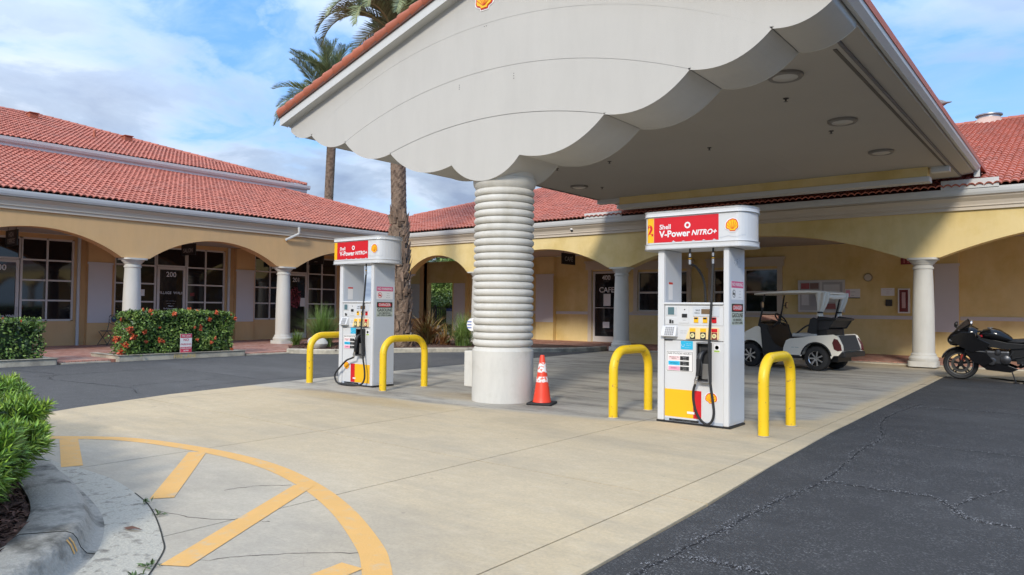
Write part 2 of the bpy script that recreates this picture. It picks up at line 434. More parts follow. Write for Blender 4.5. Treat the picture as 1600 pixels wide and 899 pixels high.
    # worn wheel paths across the apron and map cracking
    tr = ramp(noise(.8, 8, .7, (.28, 1.1, 1), (1, 7, 0), -.35), .52, .70); base = mix(mth('MULTIPLY', tr, .46), base, (.27, .24, .20))
    vc = new('ShaderNodeTexVoronoi'); vc.feature = 'DISTANCE_TO_EDGE'; l.new(pos, vc.inputs[0]); vc.inputs['Scale'].default_value = 5.5
    cr = mth('MULTIPLY', ramp(vc.outputs['Distance'], .0, .012, 1., 0.), ramp(noise(.7, 5), .54, .66, 0., .35)); base = mix(cr, base, (.2, .17, .14))
    blot = noise(.55, 6, .6, (1, 1, 1), (4, 2, 0)); base = mix(ramp(blot, .47, .66, 0., .34), base, (.30, .26, .2))
    l.new(base, b.inputs['Base Color']); b.inputs['Roughness'].default_value = .82
    bp = new('ShaderNodeBump'); bp.inputs['Strength'].default_value = .25; bp.inputs['Distance'].default_value = .006
    l.new(noise(90, 4, .7), bp.inputs['Height']); l.new(bp.outputs[0], b.inputs['Normal'])
    MATS['concrete'] = mt; return mt

def asphalt_mat(name, c0, c1, stone, worn):
    mt = bpy.data.materials.new(name); mt.use_nodes = True; t = mt.node_tree; n = t.nodes; l = t.links; b = n['Principled BSDF']
    pos = n.new('ShaderNodeNewGeometry').outputs['Position']
    def noise(s, d=6, r=.6, sc=(1, 1, 1)):
        mp = n.new('ShaderNodeMapping'); l.new(pos, mp.inputs[0]); mp.inputs['Scale'].default_value = sc
        q = n.new('ShaderNodeTexNoise'); l.new(mp.outputs[0], q.inputs[0]); q.inputs['Scale'].default_value = s; q.inputs['Detail'].default_value = d; q.inputs['Roughness'].default_value = r
        return q.outputs[0]
    def ramp(f, p0, p1, a=0., c=1.):
        q = n.new('ShaderNodeMapRange'); q.clamp = True; l.new(f, q.inputs[0])
        for i, v in enumerate((p0, p1, a, c)): q.inputs[i+1].default_value = v
        return q.outputs[0]
    def mix(f, a, c):
        q = n.new('ShaderNodeMix'); q.data_type = 'RGBA'; l.new(f, q.inputs[0])
        for i, v in ((6, a), (7, c)):
            if isinstance(v, tuple): q.inputs[i].default_value = (*v, 1)
            else: l.new(v, q.inputs[i])
        return q.outputs[2]
    base = mix(noise(1.2, 8, .62), c0, c1)
    base = mix(ramp(noise(.5, 7, .65, worn), .50, .75, 0., .65), base, tuple(q*1.9 for q in c1))
    v = n.new('ShaderNodeTexVoronoi'); l.new(pos, v.inputs[0]); v.inputs['Scale'].default_value = 110
    sep = n.new('ShaderNodeSeparateColor'); l.new(v.outputs['Color'], sep.inputs[0])
    q = n.new('ShaderNodeMath'); q.operation = 'MULTIPLY'; l.new(ramp(sep.outputs[0], .72, .95), q.inputs[0]); l.new(ramp(noise(3, 5, .7), .38, .62, .15, 1.), q.inputs[1])
    base = mix(q.outputs[0], base, stone)
    l.new(base, b.inputs['Base Color']); b.inputs['Roughness'].default_value = .78
    bp = n.new('ShaderNodeBump'); bp.inputs['Strength'].default_value = .45; bp.inputs['Distance'].default_value = .008
    l.new(v.outputs['Distance'], bp.inputs['Height']); l.new(bp.outputs[0], b.inputs['Normal'])
    MATS[name] = mt; return mt

def paver_mat():
    mt = bpy.data.materials.new('brick_pavers'); mt.use_nodes = True; t = mt.node_tree; n = t.nodes; l = t.links; b = n['Principled BSDF']
    pos = n.new('ShaderNodeNewGeometry').outputs['Position']
    mp = n.new('ShaderNodeMapping'); l.new(pos, mp.inputs[0]); mp.inputs['Rotation'].default_value = (0, 0, .785)
    br = n.new('ShaderNodeTexBrick'); l.new(mp.outputs[0], br.inputs[0]); br.inputs['Scale'].default_value = 1
    br.inputs['Brick Width'].default_value = .20; br.inputs['Row Height'].default_value = .10; br.inputs['Mortar Size'].default_value = .006
    br.inputs['Color1'].default_value = (.36, .145, .10, 1); br.inputs['Color2'].default_value = (.50, .25, .19, 1); br.inputs['Mortar'].default_value = (.20, .14, .11, 1)
    ns = n.new('ShaderNodeTexNoise'); l.new(pos, ns.inputs[0]); ns.inputs['Scale'].default_value = 1.5; ns.inputs['Detail'].default_value = 7
    mr = n.new('ShaderNodeMapRange'); l.new(ns.outputs[0], mr.inputs[0]); mr.inputs[1].default_value = .45; mr.inputs[2].default_value = .7; mr.inputs[4].default_value = .55
    mx = n.new('ShaderNodeMix'); mx.data_type = 'RGBA'; l.new(mr.outputs[0], mx.inputs[0]); l.new(br.outputs[0], mx.inputs[6]); mx.inputs[7].default_value = (.58, .42, .34, 1)
    l.new(mx.outputs[2], b.inputs['Base Color']); b.inputs['Roughness'].default_value = .85
    bp = n.new('ShaderNodeBump'); bp.inputs['Strength'].default_value = .6; bp.inputs['Distance'].default_value = .006; bp.invert = True
    l.new(br.outputs['Fac'], bp.inputs['Height']); l.new(bp.outputs[0], b.inputs['Normal'])
    MATS['brick_pavers'] = mt; return mt
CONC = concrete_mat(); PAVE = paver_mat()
ASPL = asphalt_mat('asphalt_road', (.042, .042, .043), (.066, .066, .067), (.15, .15, .15), (.25, .8, 1))
ASPR = asphalt_mat('asphalt_lot', (.022, .022, .0225), (.036, .0355, .036), (.12, .12, .12), (.7, 1.2, 1))
KERB = mat('kerb_concrete', (.52, .47, .37), .85, .14, 3, .3, 60, col2=(.30, .27, .22), mixscale=2.5)
KERBG = mat('island_kerb_concrete', (.33, .315, .275), .92, .35, 60, 1.0, 40, col2=(.10, .095, .08), mixscale=3.6, mixpos=(.50, .66))
APRON = mat('apron_concrete', (.43, .405, .34), .92, .45, 75, 1.0, 40, col2=(.17, .155, .13), mixscale=11, mixpos=(.53, .68))
MULCH = mat('mulch', (.075, .040, .028), .95, .5, 25, 1.0, 30, col2=(.14, .075, .05), mixscale=14)
GRASS = mat('grass_ground', (.08, .11, .04), .95, .3, 2, .5, 20)
PAINT = mat('yellow_road_paint', (.68, .385, .115), .75, .10, 5, .35, 70, col2=(.52, .41, .27), mixscale=9, mixpos=(.54, .74))
SOIL = mat('bare_soil', (.36, .28, .17), .95, .15, 3, .4, 40)

# ------------------------------------------------------------------ ground, roads, slabs
g = MB(); g.add([(-900,-900,-.06),(900,-900,-.06),(900,900,-.06),(-900,900,-.06)], [(0,1,2,3)]); struct('ground', g, GRASS)
KL = [(-18.1,-60),(-18.1,6.3),(-18.1,10.9),(-18.05,12.45),(-17.0,13.1),(-16.35,14.7),(-15.05,16.65),(-12.9,18.9),(-12.45,20.3)]   # road edge along the left kerb
CE = [(-7.6,-60),(-7.6,.5),(-9.3,1.2),(-10.0,3.0),(-10.45,3.9),(-11.0,5.4),(-11.3,7.2),(-11.5,8.6),(-11.72,12.3),(-11.9,15.5),(-12.2,20.3)]     # road edge along the concrete
g = MB(); poly = KL + CE[::-1]; g.add([(x, y, -.008) for x, y in poly], [tuple(range(len(poly)))]); struct('asphalt_road', g, ASPL)
g = MB(); poly = [(-2.25,-60),(60,-60),(60,16.6),(6,16.9),(-.9,17.25),(-2.4,18.1),(-2.37,16),(-2.3,9),(-2.2,6.4),(-2.1,4.8),(-2.05,3.1)]
g.add([(x, y, -.008) for x, y in poly], [tuple(range(len(poly)))]); struct('asphalt_lot', g, ASPR)
# concrete forecourt: slabs with sawn joints
base = MB(); base.add([(-13,-60,-.03),(-1.0,-60,-.03),(-1.0,22,-.03),(-13,22,-.03)], [(0,1,2,3)]); fc = struct('concrete_forecourt', base, mat('joint_filler', (.17, .14, .10), .95))
def clipped(px, axis, lim, keep_less):
    out = []; k = len(px)
    for i in range(k):
        a, b = px[i], px[(i+1) % k]; ia = (a[axis] <= lim) == keep_less; ib = (b[axis] <= lim) == keep_less
        if ia: out.append(a)
        if ia != ib:
            t = (lim-a[axis])/(b[axis]-a[axis]); out.append(tuple(a[j]+(b[j]-a[j])*t for j in (0, 1)))
    return out
def spans(v, gap=.005): return [(v[i]+gap, v[i+1]-gap) for i in range(len(v)-1)]
def strip(lo, hi, edge):   # split the forecourt outline cell by cell
    return None
left = [(x-.015, y) for x, y in CE]; right = [(-2.06,-60),(-2.06,3.1),(-2.12,4.8),(-2.2,6.4),(-2.29,8.8),(-2.37,16),(-2.4,18.1)]
outline = right + [(-1.95,18.5),(60,17.3),(60,21.0),(-12.2,21.0)] + left[::-1]
def cells(xs, ys):
    for i in range(len(xs)-1):
        for j in range(len(ys)-1):
            p = outline
            for ax, lim, less in ((0, xs[i]+.006, False), (0, xs[i+1]-.006, True), (1, ys[j]+.006, False), (1, ys[j+1]-.006, True)):
                if p: p = clipped(p, ax, lim, less)
            if len(p) >= 3: yield p
XS = [-40,-10.6,-6.62,-4.3,-2.47,3.5,8,60]; YS = [-60,-3.5,.7,4.92,8.78,12.6,16.5,18.9,22]
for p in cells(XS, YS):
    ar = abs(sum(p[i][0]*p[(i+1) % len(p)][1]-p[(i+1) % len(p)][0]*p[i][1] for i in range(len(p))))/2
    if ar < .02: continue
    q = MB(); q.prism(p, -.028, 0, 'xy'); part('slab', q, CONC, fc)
# soil verge at the lot's far edge, behind the motorcycle
g = MB(); g.add([(x, y, .004) for x, y in [(-1.7,18.55),(-.6,17.6),(6,17.2),(60,17.4),(60,20.2),(-1.2,20.2)]], [(0,1,2,3,4,5)]); struct('bare_verge', g, SOIL)
# brick walkways
g = MB(); g.prism([(-25.1,-30),(-18.27,-30),(-18.27,12.5),(-20.9,14.2),(-20.9,20.0),(-17.5,21.0),(-12.5,21.0),(-12.5,24.8),(-25.1,24.8)], -.05, .05, 'xy'); struct('brick_walkway', g, PAVE)
g = MB(); g.prism([(-12.5,21.3),(40,21.3),(40,24.8),(-12.5,24.8)], -.05, .051, 'xy'); struct('brick_walkway', g, PAVE)
g = MB(); g.prism([(-12.5,21.004),(40,21.004),(40,21.296),(-12.5,21.296)], -.05, .03, 'xy'); g.prism([(-18.27,6.4),(-18.1,6.4),(-18.1,7.45),(-18.27,7.45)], -.05, .02, 'xy'); g.prism([(-18.27,11.0),(-18.1,11.0),(-18.1,12.4),(-18.27,12.4)], -.05, .02, 'xy'); struct('walkway_edge', g, KERB)
g = MB(); g.prism([(-25,24.95),(-23.1,24.95),(-20,45),(-50,45),(-40,24.95)], -.05, .02, 'xy'); struct('rear_path', g, KERB)

# painted hazard island
def ribbon(mb, pts, w, z, mi=0):
    pts = [Vector((p[0], p[1])) for p in pts]; vs = []
    for i, p in enumerate(pts):
        a = pts[max(i-1, 0)]; b = pts[min(i+1, len(pts)-1)]; d = (b-a).normalized(); nn = Vector((-d.y, d.x)); ww = w[i] if isinstance(w, list) else w
        vs += [(p.x+nn.x*ww/2, p.y+nn.y*ww/2, z), (p.x-nn.x*ww/2, p.y-nn.y*ww/2, z)]
    mb.add(vs, [(2*i, 2*i+1, 2*i+3, 2*i+2) for i in range(len(pts)-1)], mi)
arcp = crom([(-9.3,1.6,0),(-8.85,2.35,0),(-8.28,2.9,0),(-7.64,3.33,0),(-6.62,3.55,0),(-5.62,3.58,0),(-4.74,3.41,0),(-3.98,3.14,0),(-3.30,2.80,0),(-2.99,2.60,0),(-2.72,2.36,0),(-2.5,2.0,0),(-2.4,1.5,0),(-2.45,.9,0)], 8)
g = MB(); ribbon(g, arcp, .155, .002); struct('painted_arc', g, PAINT)
for a, b in (((-8.10,2.95),(-6.71,2.475)), ((-6.51,3.47),(-5.145,2.485)), ((-4.70,3.36),(-3.77,1.895)), ((-3.06,2.5),(-2.95,1.35))):
    g = MB(); ribbon(g, [a, b], .16, .0035); struct('painted_stripe', g, PAINT)

for pts_ in ([(-5.0,2.30),(-4.56,2.39),(-4.21,2.58),(-4.08,2.67)], [(-3.86,1.85),(-3.78,1.98),(-3.62,2.22),(-3.46,2.42),(-3.18,2.67)], [(-5.03,2.9),(-4.98,3.1),(-4.8,3.3)]):
    q_ = [(v.x+R.gauss(0, .008), v.y+R.gauss(0, .008)) for v in crom([(x, y, 0) for x, y in pts_], 8)]
    g = MB(); ribbon(g, q_, [.007*R.uniform(.4, 1.5) for _ in q_], .0012); struct('concrete_crack', g, mat('hairline_crack', (.10, .085, .07), .95))
# planter island kerb, apron and mulch (lower left)
foot = crom([(-11.5,1.0,0),(-9.2,1.9,0),(-7.6,2.32,0),(-6.67,2.33,0),(-5.87,2.20,0),(-5.14,2.05,0),(-4.63,1.87,0),(-4.18,1.61,0),(-3.78,1.2,0),(-3.6,.6,0),(-3.6,-1,0)], 8)
fp = [(p.x, p.y) for p in foot]
prof = [(.02,.002),(-.02,.010),(-.05,.045),(-.07,.095),(-.09,.122),(-.125,.137),(-.34,.137),(-.37,.122),(-.37,.02)]
g = MB(); g.sweep(fp, [(-o, z) for o, z in prof], smooth=True); struct('island_kerb', g, KERBG)
outer = crom([(-11.9,1.5,0),(-9.3,2.2,0),(-7.7,2.45,0),(-6.92,2.46,0),(-6.54,2.50,0),(-5.94,2.50,0),(-5.29,2.40,0),(-4.86,2.29,0),(-4.29,2.08,0),(-3.97,1.92,0),(-3.5,1.5,0),(-3.2,.8,0),(-3.2,-1,0)], 8)
aprons = MB(); aprons.prism([(p.x, p.y) for p in outer]+[(p.x, p.y-.03) for p in foot[::-1]], -.02, .0015, 'xy'); struct('island_apron', aprons, APRON)
g = MB(); ribbon(g, [(p.x, p.y) for p in outer if p.x > -5.45], .009, .0032); struct('apron_joint', g, mat('joint_dark', (.03, .028, .022), .95))
inner = [(p[0]-.05, p[1]-.36) for p in fp]
g = MB(); g.prism(fp[:1]+[( (x), (y-.3)) for x, y in fp]+[(-3.6,-3),(-12,-3)], .0, .10, 'xy'); struct('mulch_bed', g, MULCH)
for kf in (54,):      # contraction joints across the kerb, worn paint on its face
    a_, b_ = Vector(fp[kf]), Vector(fp[kf+1]); d_ = (b_-a_).normalized(); n_ = Vector((-d_.y, d_.x))
    g = MB(); g.tube([(a_.x+n_.x*-o*-1, a_.y+n_.y*-o*-1, z+.0015) for o, z in prof], .0026, 5); struct('kerb_joint', g, MATS['joint_dark'])
for kf, w_ in ((55, .30), (55, .9)):
    vs = []
    for t_ in (w_-.28, w_):
        a_, b_ = Vector(fp[kf]), Vector(fp[kf+1]); d_ = (b_-a_).normalized(); n_ = Vector((-d_.y, d_.x)); q_ = a_+(b_-a_)*t_
        vs += [(q_.x+n_.x*(o+.002), q_.y+n_.y*(o+.002), z+.002) for o, z in prof[2:5]]
    g = MB(); g.add(vs, [(0,1,4,3),(1,2,5,4)]); struct('kerb_paint', g, PAINT)
# long mulch beds along the shops
def kerb_rect(x0, x1, y0, y1, w=.16, h=.14):
    k = MB(); k.prism([(x1-w,y0),(x1,y0),(x1,y1),(x1-w,y1)], -.05, h, 'xy'); k.prism([(x0,y0),(x1-w-.003,y0),(x1-w-.003,y0+w),(x0,y0+w)], -.05, h-.004, 'xy'); k.prism([(x0,y1-w),(x1-w-.003,y1-w),(x1-w-.003,y1),(x0,y1)], -.05, h-.004, 'xy')
    o = part('kerb', k, KERB, bev=.03, kind='structure'); b = MB(); b.prism([(x0,y0+w),(x1-w,y0+w),(x1-w,y1-w),(x0,y1-w)], 0, .11, 'xy'); struct('mulch_bed', b, MULCH)
kerb_rect(-19.7,-18.1,-8,6.32); kerb_rect(-19.7,-18.1,7.62,10.95)
bed = crom([(-18.25,12.45,0),(-17.15,13.1,0),(-16.5,14.7,0),(-15.2,16.65,0),(-13.1,18.95,0),(-12.75,20.95,0)], 4)
g = MB(); g.sweep([(p.x, p.y) for p in bed], [(.15,-.04),(.15,.10),(.12,.13),(.03,.13),(0,.10),(0,-.04)]); struct('kerb', g, KERB)
g = MB(); g.prism([(p.x, p.y) for p in bed]+[(-17.3,20.9),(-20.85,19.9),(-20.85,14.4)], -.03, .095, 'xy'); struct('mulch_bed', g, MULCH)
# mulch chips that nobody could count
def chips(name, n, sampler, z, sz):
    C = np.array([sampler() for _ in range(n)]); A = rnd_dirs(n); A[:, 2] *= .3; Nn = rnd_dirs(n)*.5 + np.array([0, 0, 1.0])
    V, F = leaves(np.c_[C, np.full(n, z)+NP.random(n)*.02], A, Nn, sz*(.5+NP.random(n)), sz*.45)
    return link(name, mesh_np(name, V, F, mat('bark_chip', (.13, .065, .045), .9, .3, 9, rnd=.6)), kind='stuff')
def seg_sampler(path, a, b):
    def f():
        i = R.randrange(len(path)-1); t = R.random(); p = path[i]; q = path[i+1]; dx, dy = q[0]-p[0], q[1]-p[1]; ln = math.hypot(dx, dy) or 1; o = R.uniform(a, b)
        return (p[0]+dx*t - dy/ln*o*-1*-1, p[1]+dy*t + dx/ln*o)
    return f
chips('bark_chips', 1500, lambda: (R.uniform(-7.4,-3.9), 0) if False else (lambda t: (fp[t][0]+R.uniform(-.3,.15), fp[t][1]-R.uniform(.38,.8)))(R.randrange(len(fp)//3, len(fp)-6)), .105, .05)
chips('bark_chips', 1800, lambda: (lambda x: (x, R.uniform(max(13.0, 14.3+(x+20.9)*-.55), 19.5)))(R.uniform(-20.8,-16.6)), .10, .09)

# asphalt cracks: ravelled gravel along dark fissures
def crack(pts, w, n, nm, col='l'):
    p = crom([(x, y, 0) for x, y in pts], 6); q = [(v.x+R.gauss(0, w*.12), v.y+R.gauss(0, w*.12)) for v in p]
    g = MB(); ribbon(g, q, [w*.28*R.uniform(.4, 1.3) for _ in q], -.0055)
    o = struct('asphalt_crack', g, mat('crack_dark', (.012, .012, .014), .95))
    k = int(n*.5); idx = NP.integers(0, len(q)-1, k); t = NP.random(k); Q = np.array(q); C = Q[idx]*(1-t[:, None])+Q[idx+1]*t[:, None]+NP.normal(size=(k, 2))*w*.5
    s = .003+NP.random(k)*.006; a = NP.random(k)*6.28
    V = np.stack([np.c_[C[:, 0]+np.cos(a+j*2.09)*s, C[:, 1]+np.sin(a+j*2.09)*s, np.full(k, -.003)+(.004 if j == 1 else 0)] for j in range(3)], 1).reshape(-1, 3)
    link('loose_gravel', mesh_np('loose_gravel', V, np.arange(3*k).reshape(k, 3), mat('gravel', (.15, .15, .155), .9, .3, 40, rnd=.5)), kind='stuff')
for pts, w, n in (([(-1.95,12.4),(-2.06,10.47),(-1.79,8.82),(-1.76,7.76),(-1.69,6.29),(-1.77,5.34),(-1.81,4.44),(-1.83,3.84),(-1.86,3.0)], .07, 3200), ([(-1.68,6.25),(-1.24,6.21),(-.92,6.24),(-.74,5.94),(-.62,5.74),(-.32,5.7),(.5,5.6)], .05, 1300), ([(-1.61,8.68),(-1.12,8.54),(-.79,8.57),(-.48,8.52),(.5,8.4)], .03, 600),
                  ([(-2.2,11.86),(-1.42,12.04),(-.67,12.06),(.5,12.2)], .10, 1100), ([(-.75,6.0),(-.64,6.48),(-.5,6.86)], .03, 350), ([(-1.74,3.81),(-1.56,3.83),(-1.32,3.84),(-.9,3.7)], .05, 700),
                  ([(-17.3,5.2),(-15.8,5.47),(-14.8,5.05),(-13.7,5.2),(-12.8,5.34),(-12.3,5.4),(-11.45,5.12)], .07, 1600), ([(-15.45,5.08),(-15.55,6.13),(-15.7,7.4)], .07, 500), ([(-15.14,7.62),(-13.64,7.65),(-12.2,7.61)], .05, 500), ([(-11.71,6.12),(-11.95,7.2),(-12.0,8.16),(-12.3,9.8)], .05, 600), ([(-12.64,5.49),(-12.78,7.04)], .05, 300), ([(-12.47,10.81),(-13.18,13.84)], .05, 300)):
    crack(pts, w, n, 'crack')

# ------------------------------------------------------------------ building wings (local x along the facade, y into the building)
def arcs_pts(x0, x1, zs, za, n=20):
    h = (x1-x0)/2; rise = za-zs; r = (h*h+rise*rise)/(2*rise); cx = (x0+x1)/2; cz = za-r
    return [(x0+(x1-x0)*i/n, cz+math.sqrt(max(r*r-(x0+(x1-x0)*i/n-cx)**2, 0))) for i in range(n+1)]
def wall_openings(mb, x0, x1, z0, z1, y0, y1, ops):
    xs = sorted({x0, x1, *[max(x0, min(x1, v)) for o in ops for v in o[:2]]}); zs = sorted({z0, z1, *[max(z0, min(z1, v)) for o in ops for v in o[2:]]})
    for i in range(len(xs)-1):
        run = None
        for j in range(len(zs)-1):
            cx, cz = (xs[i]+xs[i+1])/2, (zs[j]+zs[j+1])/2
            solid = not any(o[0] < cx < o[1] and o[2] < cz < o[3] for o in ops)
            if solid and run is None: run = zs[j]
            if (not solid or j == len(zs)-2) and run is not None:
                top = zs[j+1] if solid else zs[j]; mb.box(xs[i], xs[i+1], y0, y1, run, top); run = None
_shared = {}
def column(root, x, y=0.0, zt=2.73, zb=.03):
    if 'col' not in _shared:
        sq = lambda h, z: [(q[1], q[2], z) for q in ring_se(0, 0, 0, h, h, 32, 5)]
        b = MB(); b.loft([sq(.33, 0), sq(.33, .13)], smooth=False); b.lathe([(.31,.13),(.33,.17),(.33,.21),(.30,.25),(.285,.27),(.285,.30),(.262,.33)], n=28)
        s_ = MB(); s_.lathe([(.252,.33),(.250,.8),(.243,1.4),(.228,2.0),(.215,2.38),(.218,2.42),(.238,2.43),(.238,2.47),(.215,2.48)], n=28)
        c = MB(); c.lathe([(.213,2.48),(.214,2.53),(.24,2.54),(.25,2.565),(.29,2.60),(.31,2.63),(.31,2.65)], n=28); c.loft([sq(.335, 2.65), sq(.335, 2.70)], smooth=False)
        _shared['col'] = (s_.mesh('column', WHITE), b.mesh('column_base', WHITE), c.mesh('capital', WHITE))
        for me in _shared['col']: me.set_sharp_from_angle(angle=math.radians(35))
    a, b, c = _shared['col']
    o = link('column', a, root, (x, y, zb)); link('column_base', b, o); link('capital', c, o)
    return o
def arcade(root, stucco, bays, x0, x1, wall_y, thick=.40, zs=2.73, top=3.86, colz=.03):
    m_ = MB(); prof = []
    for (a, b, za) in bays: prof += arcs_pts(a+.40, b-.40, zs, za, 28)
    prof = [(x0, zs)] + prof + [(x1, zs)]
    clean = [prof[0]]
    for p in prof[1:]:
        if p[0]-clean[-1][0] > 1e-4: clean.append(p)
    y0, y1 = -thick/2, thick/2; n = len(clean); vs = []
    for x, z in clean: vs += [(x, y0, z), (x, y0, top), (x, y1, z), (x, y1, top)]
    fs = []
    for i in range(n-1):
        a = 4*i; b = a+4; fs += [(a, b, b+1, a+1), (a+2, a+3, b+3, b+2), (a, a+2, b+2, b)]
    m_.add(vs, fs); part('arcade_wall', m_, stucco, root)
def extr(mb, prof, x0, x1, mi=0):   # profile (y,z) extruded along x
    n = len(prof); vs = [(x0, y, z) for y, z in prof]+[(x1, y, z) for y, z in prof]
    mb.add(vs, [tuple(range(n))[::-1], tuple(range(n, 2*n))]+[(i, (i+1) % n, n+(i+1) % n, n+i) for i in range(n)], mi)
def eaves(root, x0, x1, yf, out, ztop, zc=3.82, mitre0=0, mitre1=0):
    c = MB(); d = out
    extr(c, [(yf+.02, zc), (yf-.06, zc), (yf-.06, zc+.075), (yf-.09, zc+.085), (yf-.09, zc+.12), (yf-.12, zc+.20), (yf-.20, zc+.285), (yf-d+.10, zc+.30), (yf-d+.10, ztop-.03), (yf+.02, ztop-.03)], x0, x1)
    part('cornice', c, CREAM, root)
    g_ = MB(); y = yf-d
    extr(g_, [(y+.105, ztop-.165), (y+.04, ztop-.165), (y+.012, ztop-.11), (y, ztop-.05), (y, ztop), (y+.02, ztop), (y+.02, ztop-.03), (y+.105, ztop-.03)], x0, x1)
    part('gutter', g_, TRIM, root)

# roof tiles -------------------------------------------------------------
def tile_mesh():
    n = 12; w = .33; ln = .42; top = []; b = MB(); vs = []
    for i in range(n+1):
        u = i/n*w; h = .052*abs(math.sin(math.pi*u/(w/2)))**.75
        vs += [(u-w/2, 0, h+.038), (u-w/2, ln, h+.002), (u-w/2, 0.012, h+.002)]
    fs = []
    for i in range(n):
        a = 3*i; c = a+3; fs += [(a, c, c+1, a+1)]
    b.add(vs, fs, 0, True); b.add(vs, [(3*i+2, 3*i+5, 3*i+3, 3*i) for i in range(n)])
    return b
TB = tile_mesh(); TME = TB.mesh('tile', TILE); TV = np.array(TB.v); TF = np.array(TB.f)
def lay_tiles(root, roof, xr, y_e, z_e, pitch, rows, inside, budget, cands):
    c, s_ = math.cos(pitch), math.sin(pitch); M0 = root.matrix_basis if False else (Matrix.Translation(root.location) @ root.rotation_euler.to_matrix().to_4x4())
    ncol = int((xr[1]-xr[0])/.33)
    for r_ in range(rows):
        for k in range(ncol):
            x = xr[0]+(k+.5)*.33; d = r_*.343; y = y_e+d*c; z = z_e+d*s_
            if not inside(x, y+.17*c): continue
            w = M0 @ Vector((x, y, z)); pr = project(w)
            vis = pr is not None and -20 < pr[0] < 1620 and -20 < pr[1] < 920
            jx, jz, jr = R.gauss(0, .004), R.gauss(0, .003), R.gauss(0, .006)
            cands.append(((pr[2] if vis else 1e6), roof, (x+jx, y, z+jz), pitch, jr))
def place_tiles(cands, limit=300):
    cands.sort(key=lambda q: q[0]); rest = {}
    for i, (d, roof, p, pt, jr) in enumerate(cands):
        if i < limit and d < 1e5:
            link('tile', TME, roof, p, (pt, 0, jr))
        else: rest.setdefault(roof.name, (roof, []))[1].append((p, pt, jr))
    for roof, lst in rest.values():
        Vs = []
        for p, pt, jr in lst:
            Mx = (Matrix.Translation(p) @ Matrix.Rotation(jr, 4, 'Z') @ Matrix.Rotation(pt, 4, 'X')); A = np.array(Mx)
            Vs.append(TV @ A[:3, :3].T + A[:3, 3])
        k = len(Vs); nv = len(TV); V = np.concatenate(Vs); F = (TF[None]+(np.arange(k)*nv)[:, None, None]).reshape(-1, 4)
        me = mesh_np('tile_field', V, F, TILE, True)
        try: me.set_sharp_from_angle(angle=math.radians(50))
        except Exception: pass
        link('tile_field', me, roof, kind='stuff')
def caps(roof, a, b, step=.36, r=.125, mt=TILE):
    a, b = Vector(a), Vector(b); n = max(1, int((b-a).length/step)); d = (b-a)/n; key = ('cap', round(d.length, 2), r)
    if key not in _shared:
        q = MB(); rings = []
        for t, rr in ((0, r*1.08), (1.12, r*.92)):
            rings.append([(rr*math.cos(math.pi*j/8)*1.0, t*d.length, rr*math.sin(math.pi*j/8)*.95-.03) for j in range(9)])
        vs = rings[0]+rings[1]; q.add(vs, [(j, j+1, 10+j, 9+j) for j in range(8)], 0, True); q.add(rings[0]+[(0, 0, -.03)], [(j+1, j, 9) for j in range(8)])
        _shared[key] = q.mesh('ridge_cap', mt)
    me = _shared[key]; rot = d.normalized().to_track_quat('Y', 'Z').to_euler()
    for i in range(n):
        link('ridge_cap', me, roof, a+d*i+Vector((0, 0, .035)), (rot.x, rot.y, rot.z))
def deck(name, root, poly, y_e, z_e, pitch, off=-.02):
    b = MB(); t = math.tan(pitch); b.add([(x, y, z_e+(y-y_e)*t+off) for x, y in poly], [tuple(range(len(poly)))])
    return part(name, b, DECK, root)
PIT = math.atan(1/3)

def window(root, xs, zs, y, name='window', fw=.05, skip=None, glass=GLASS, label=None):
    f = MB(); dep = .07
    for i, x in enumerate(xs):
        w = fw if 0 < i < len(xs)-1 else fw*1.2
        f.box(x-w/2, x+w/2, y-.01, y+dep, zs[0], zs[-1])
    for i, z in enumerate(zs):
        w = fw if 0 < i < len(zs)-1 else fw*1.2
        for k in range(len(xs)-1):
            f.box(xs[k]+fw/2+.006, xs[k+1]-fw/2-.006, y-.008, y+dep-.002, z-w/2, z+w/2)
    o = part(name, f, ALU, root, label=label)
    for i in range(len(xs)-1):
        for j in range(len(zs)-1):
            p = MB(); p.box(xs[i]+.01, xs[i+1]-.01, y+.035, y+.047, zs[j]+.01, zs[j+1]-.01); part('pane', p, glass, o, rot=None)
    return o
def glass_door(root, x0, x1, z0, z1, y, lines=(), glass=GLASS, rail=None, handle=1):
    f = MB(); s_ = .085
    f.box(x0, x0+s_, y-.02, y+.06, z0, z1); f.box(x1-s_, x1, y-.02, y+.06, z0, z1); f.box(x0+s_, x1-s_, y-.018, y+.058, z1-s_, z1); f.box(x0+s_, x1-s_, y-.018, y+.058, z0, z0+.22)
    if rail: f.box(x0+s_, x1-s_, y-.016, y+.05, rail-.012, rail+.012)
    d = part('door', f, ALU, root)
    p = MB(); p.box(x0+s_-.01, x1-s_+.01, y+.02, y+.03, z0+.2, z1-s_+.01); part('pane', p, glass, d)
    h = MB(); hx = x1-.05 if handle > 0 else x0+.05
    h.tube([(hx, y-.02, 1.25), (hx, y-.07, 1.25), (hx, y-.07, .95), (hx, y-.02, .95)], .012, 6); part('door_handle', h, STEEL, d)
    if lines:
        t = MB()
        for st, cx, cz, sz, bold in lines: addtext(t, st, lambda u, v, cx=cx, cz=cz: (cx+u, y+.016, cz+v), sz, 'CENTER', bold)
        part('lettering', t, LW, d)
    return d

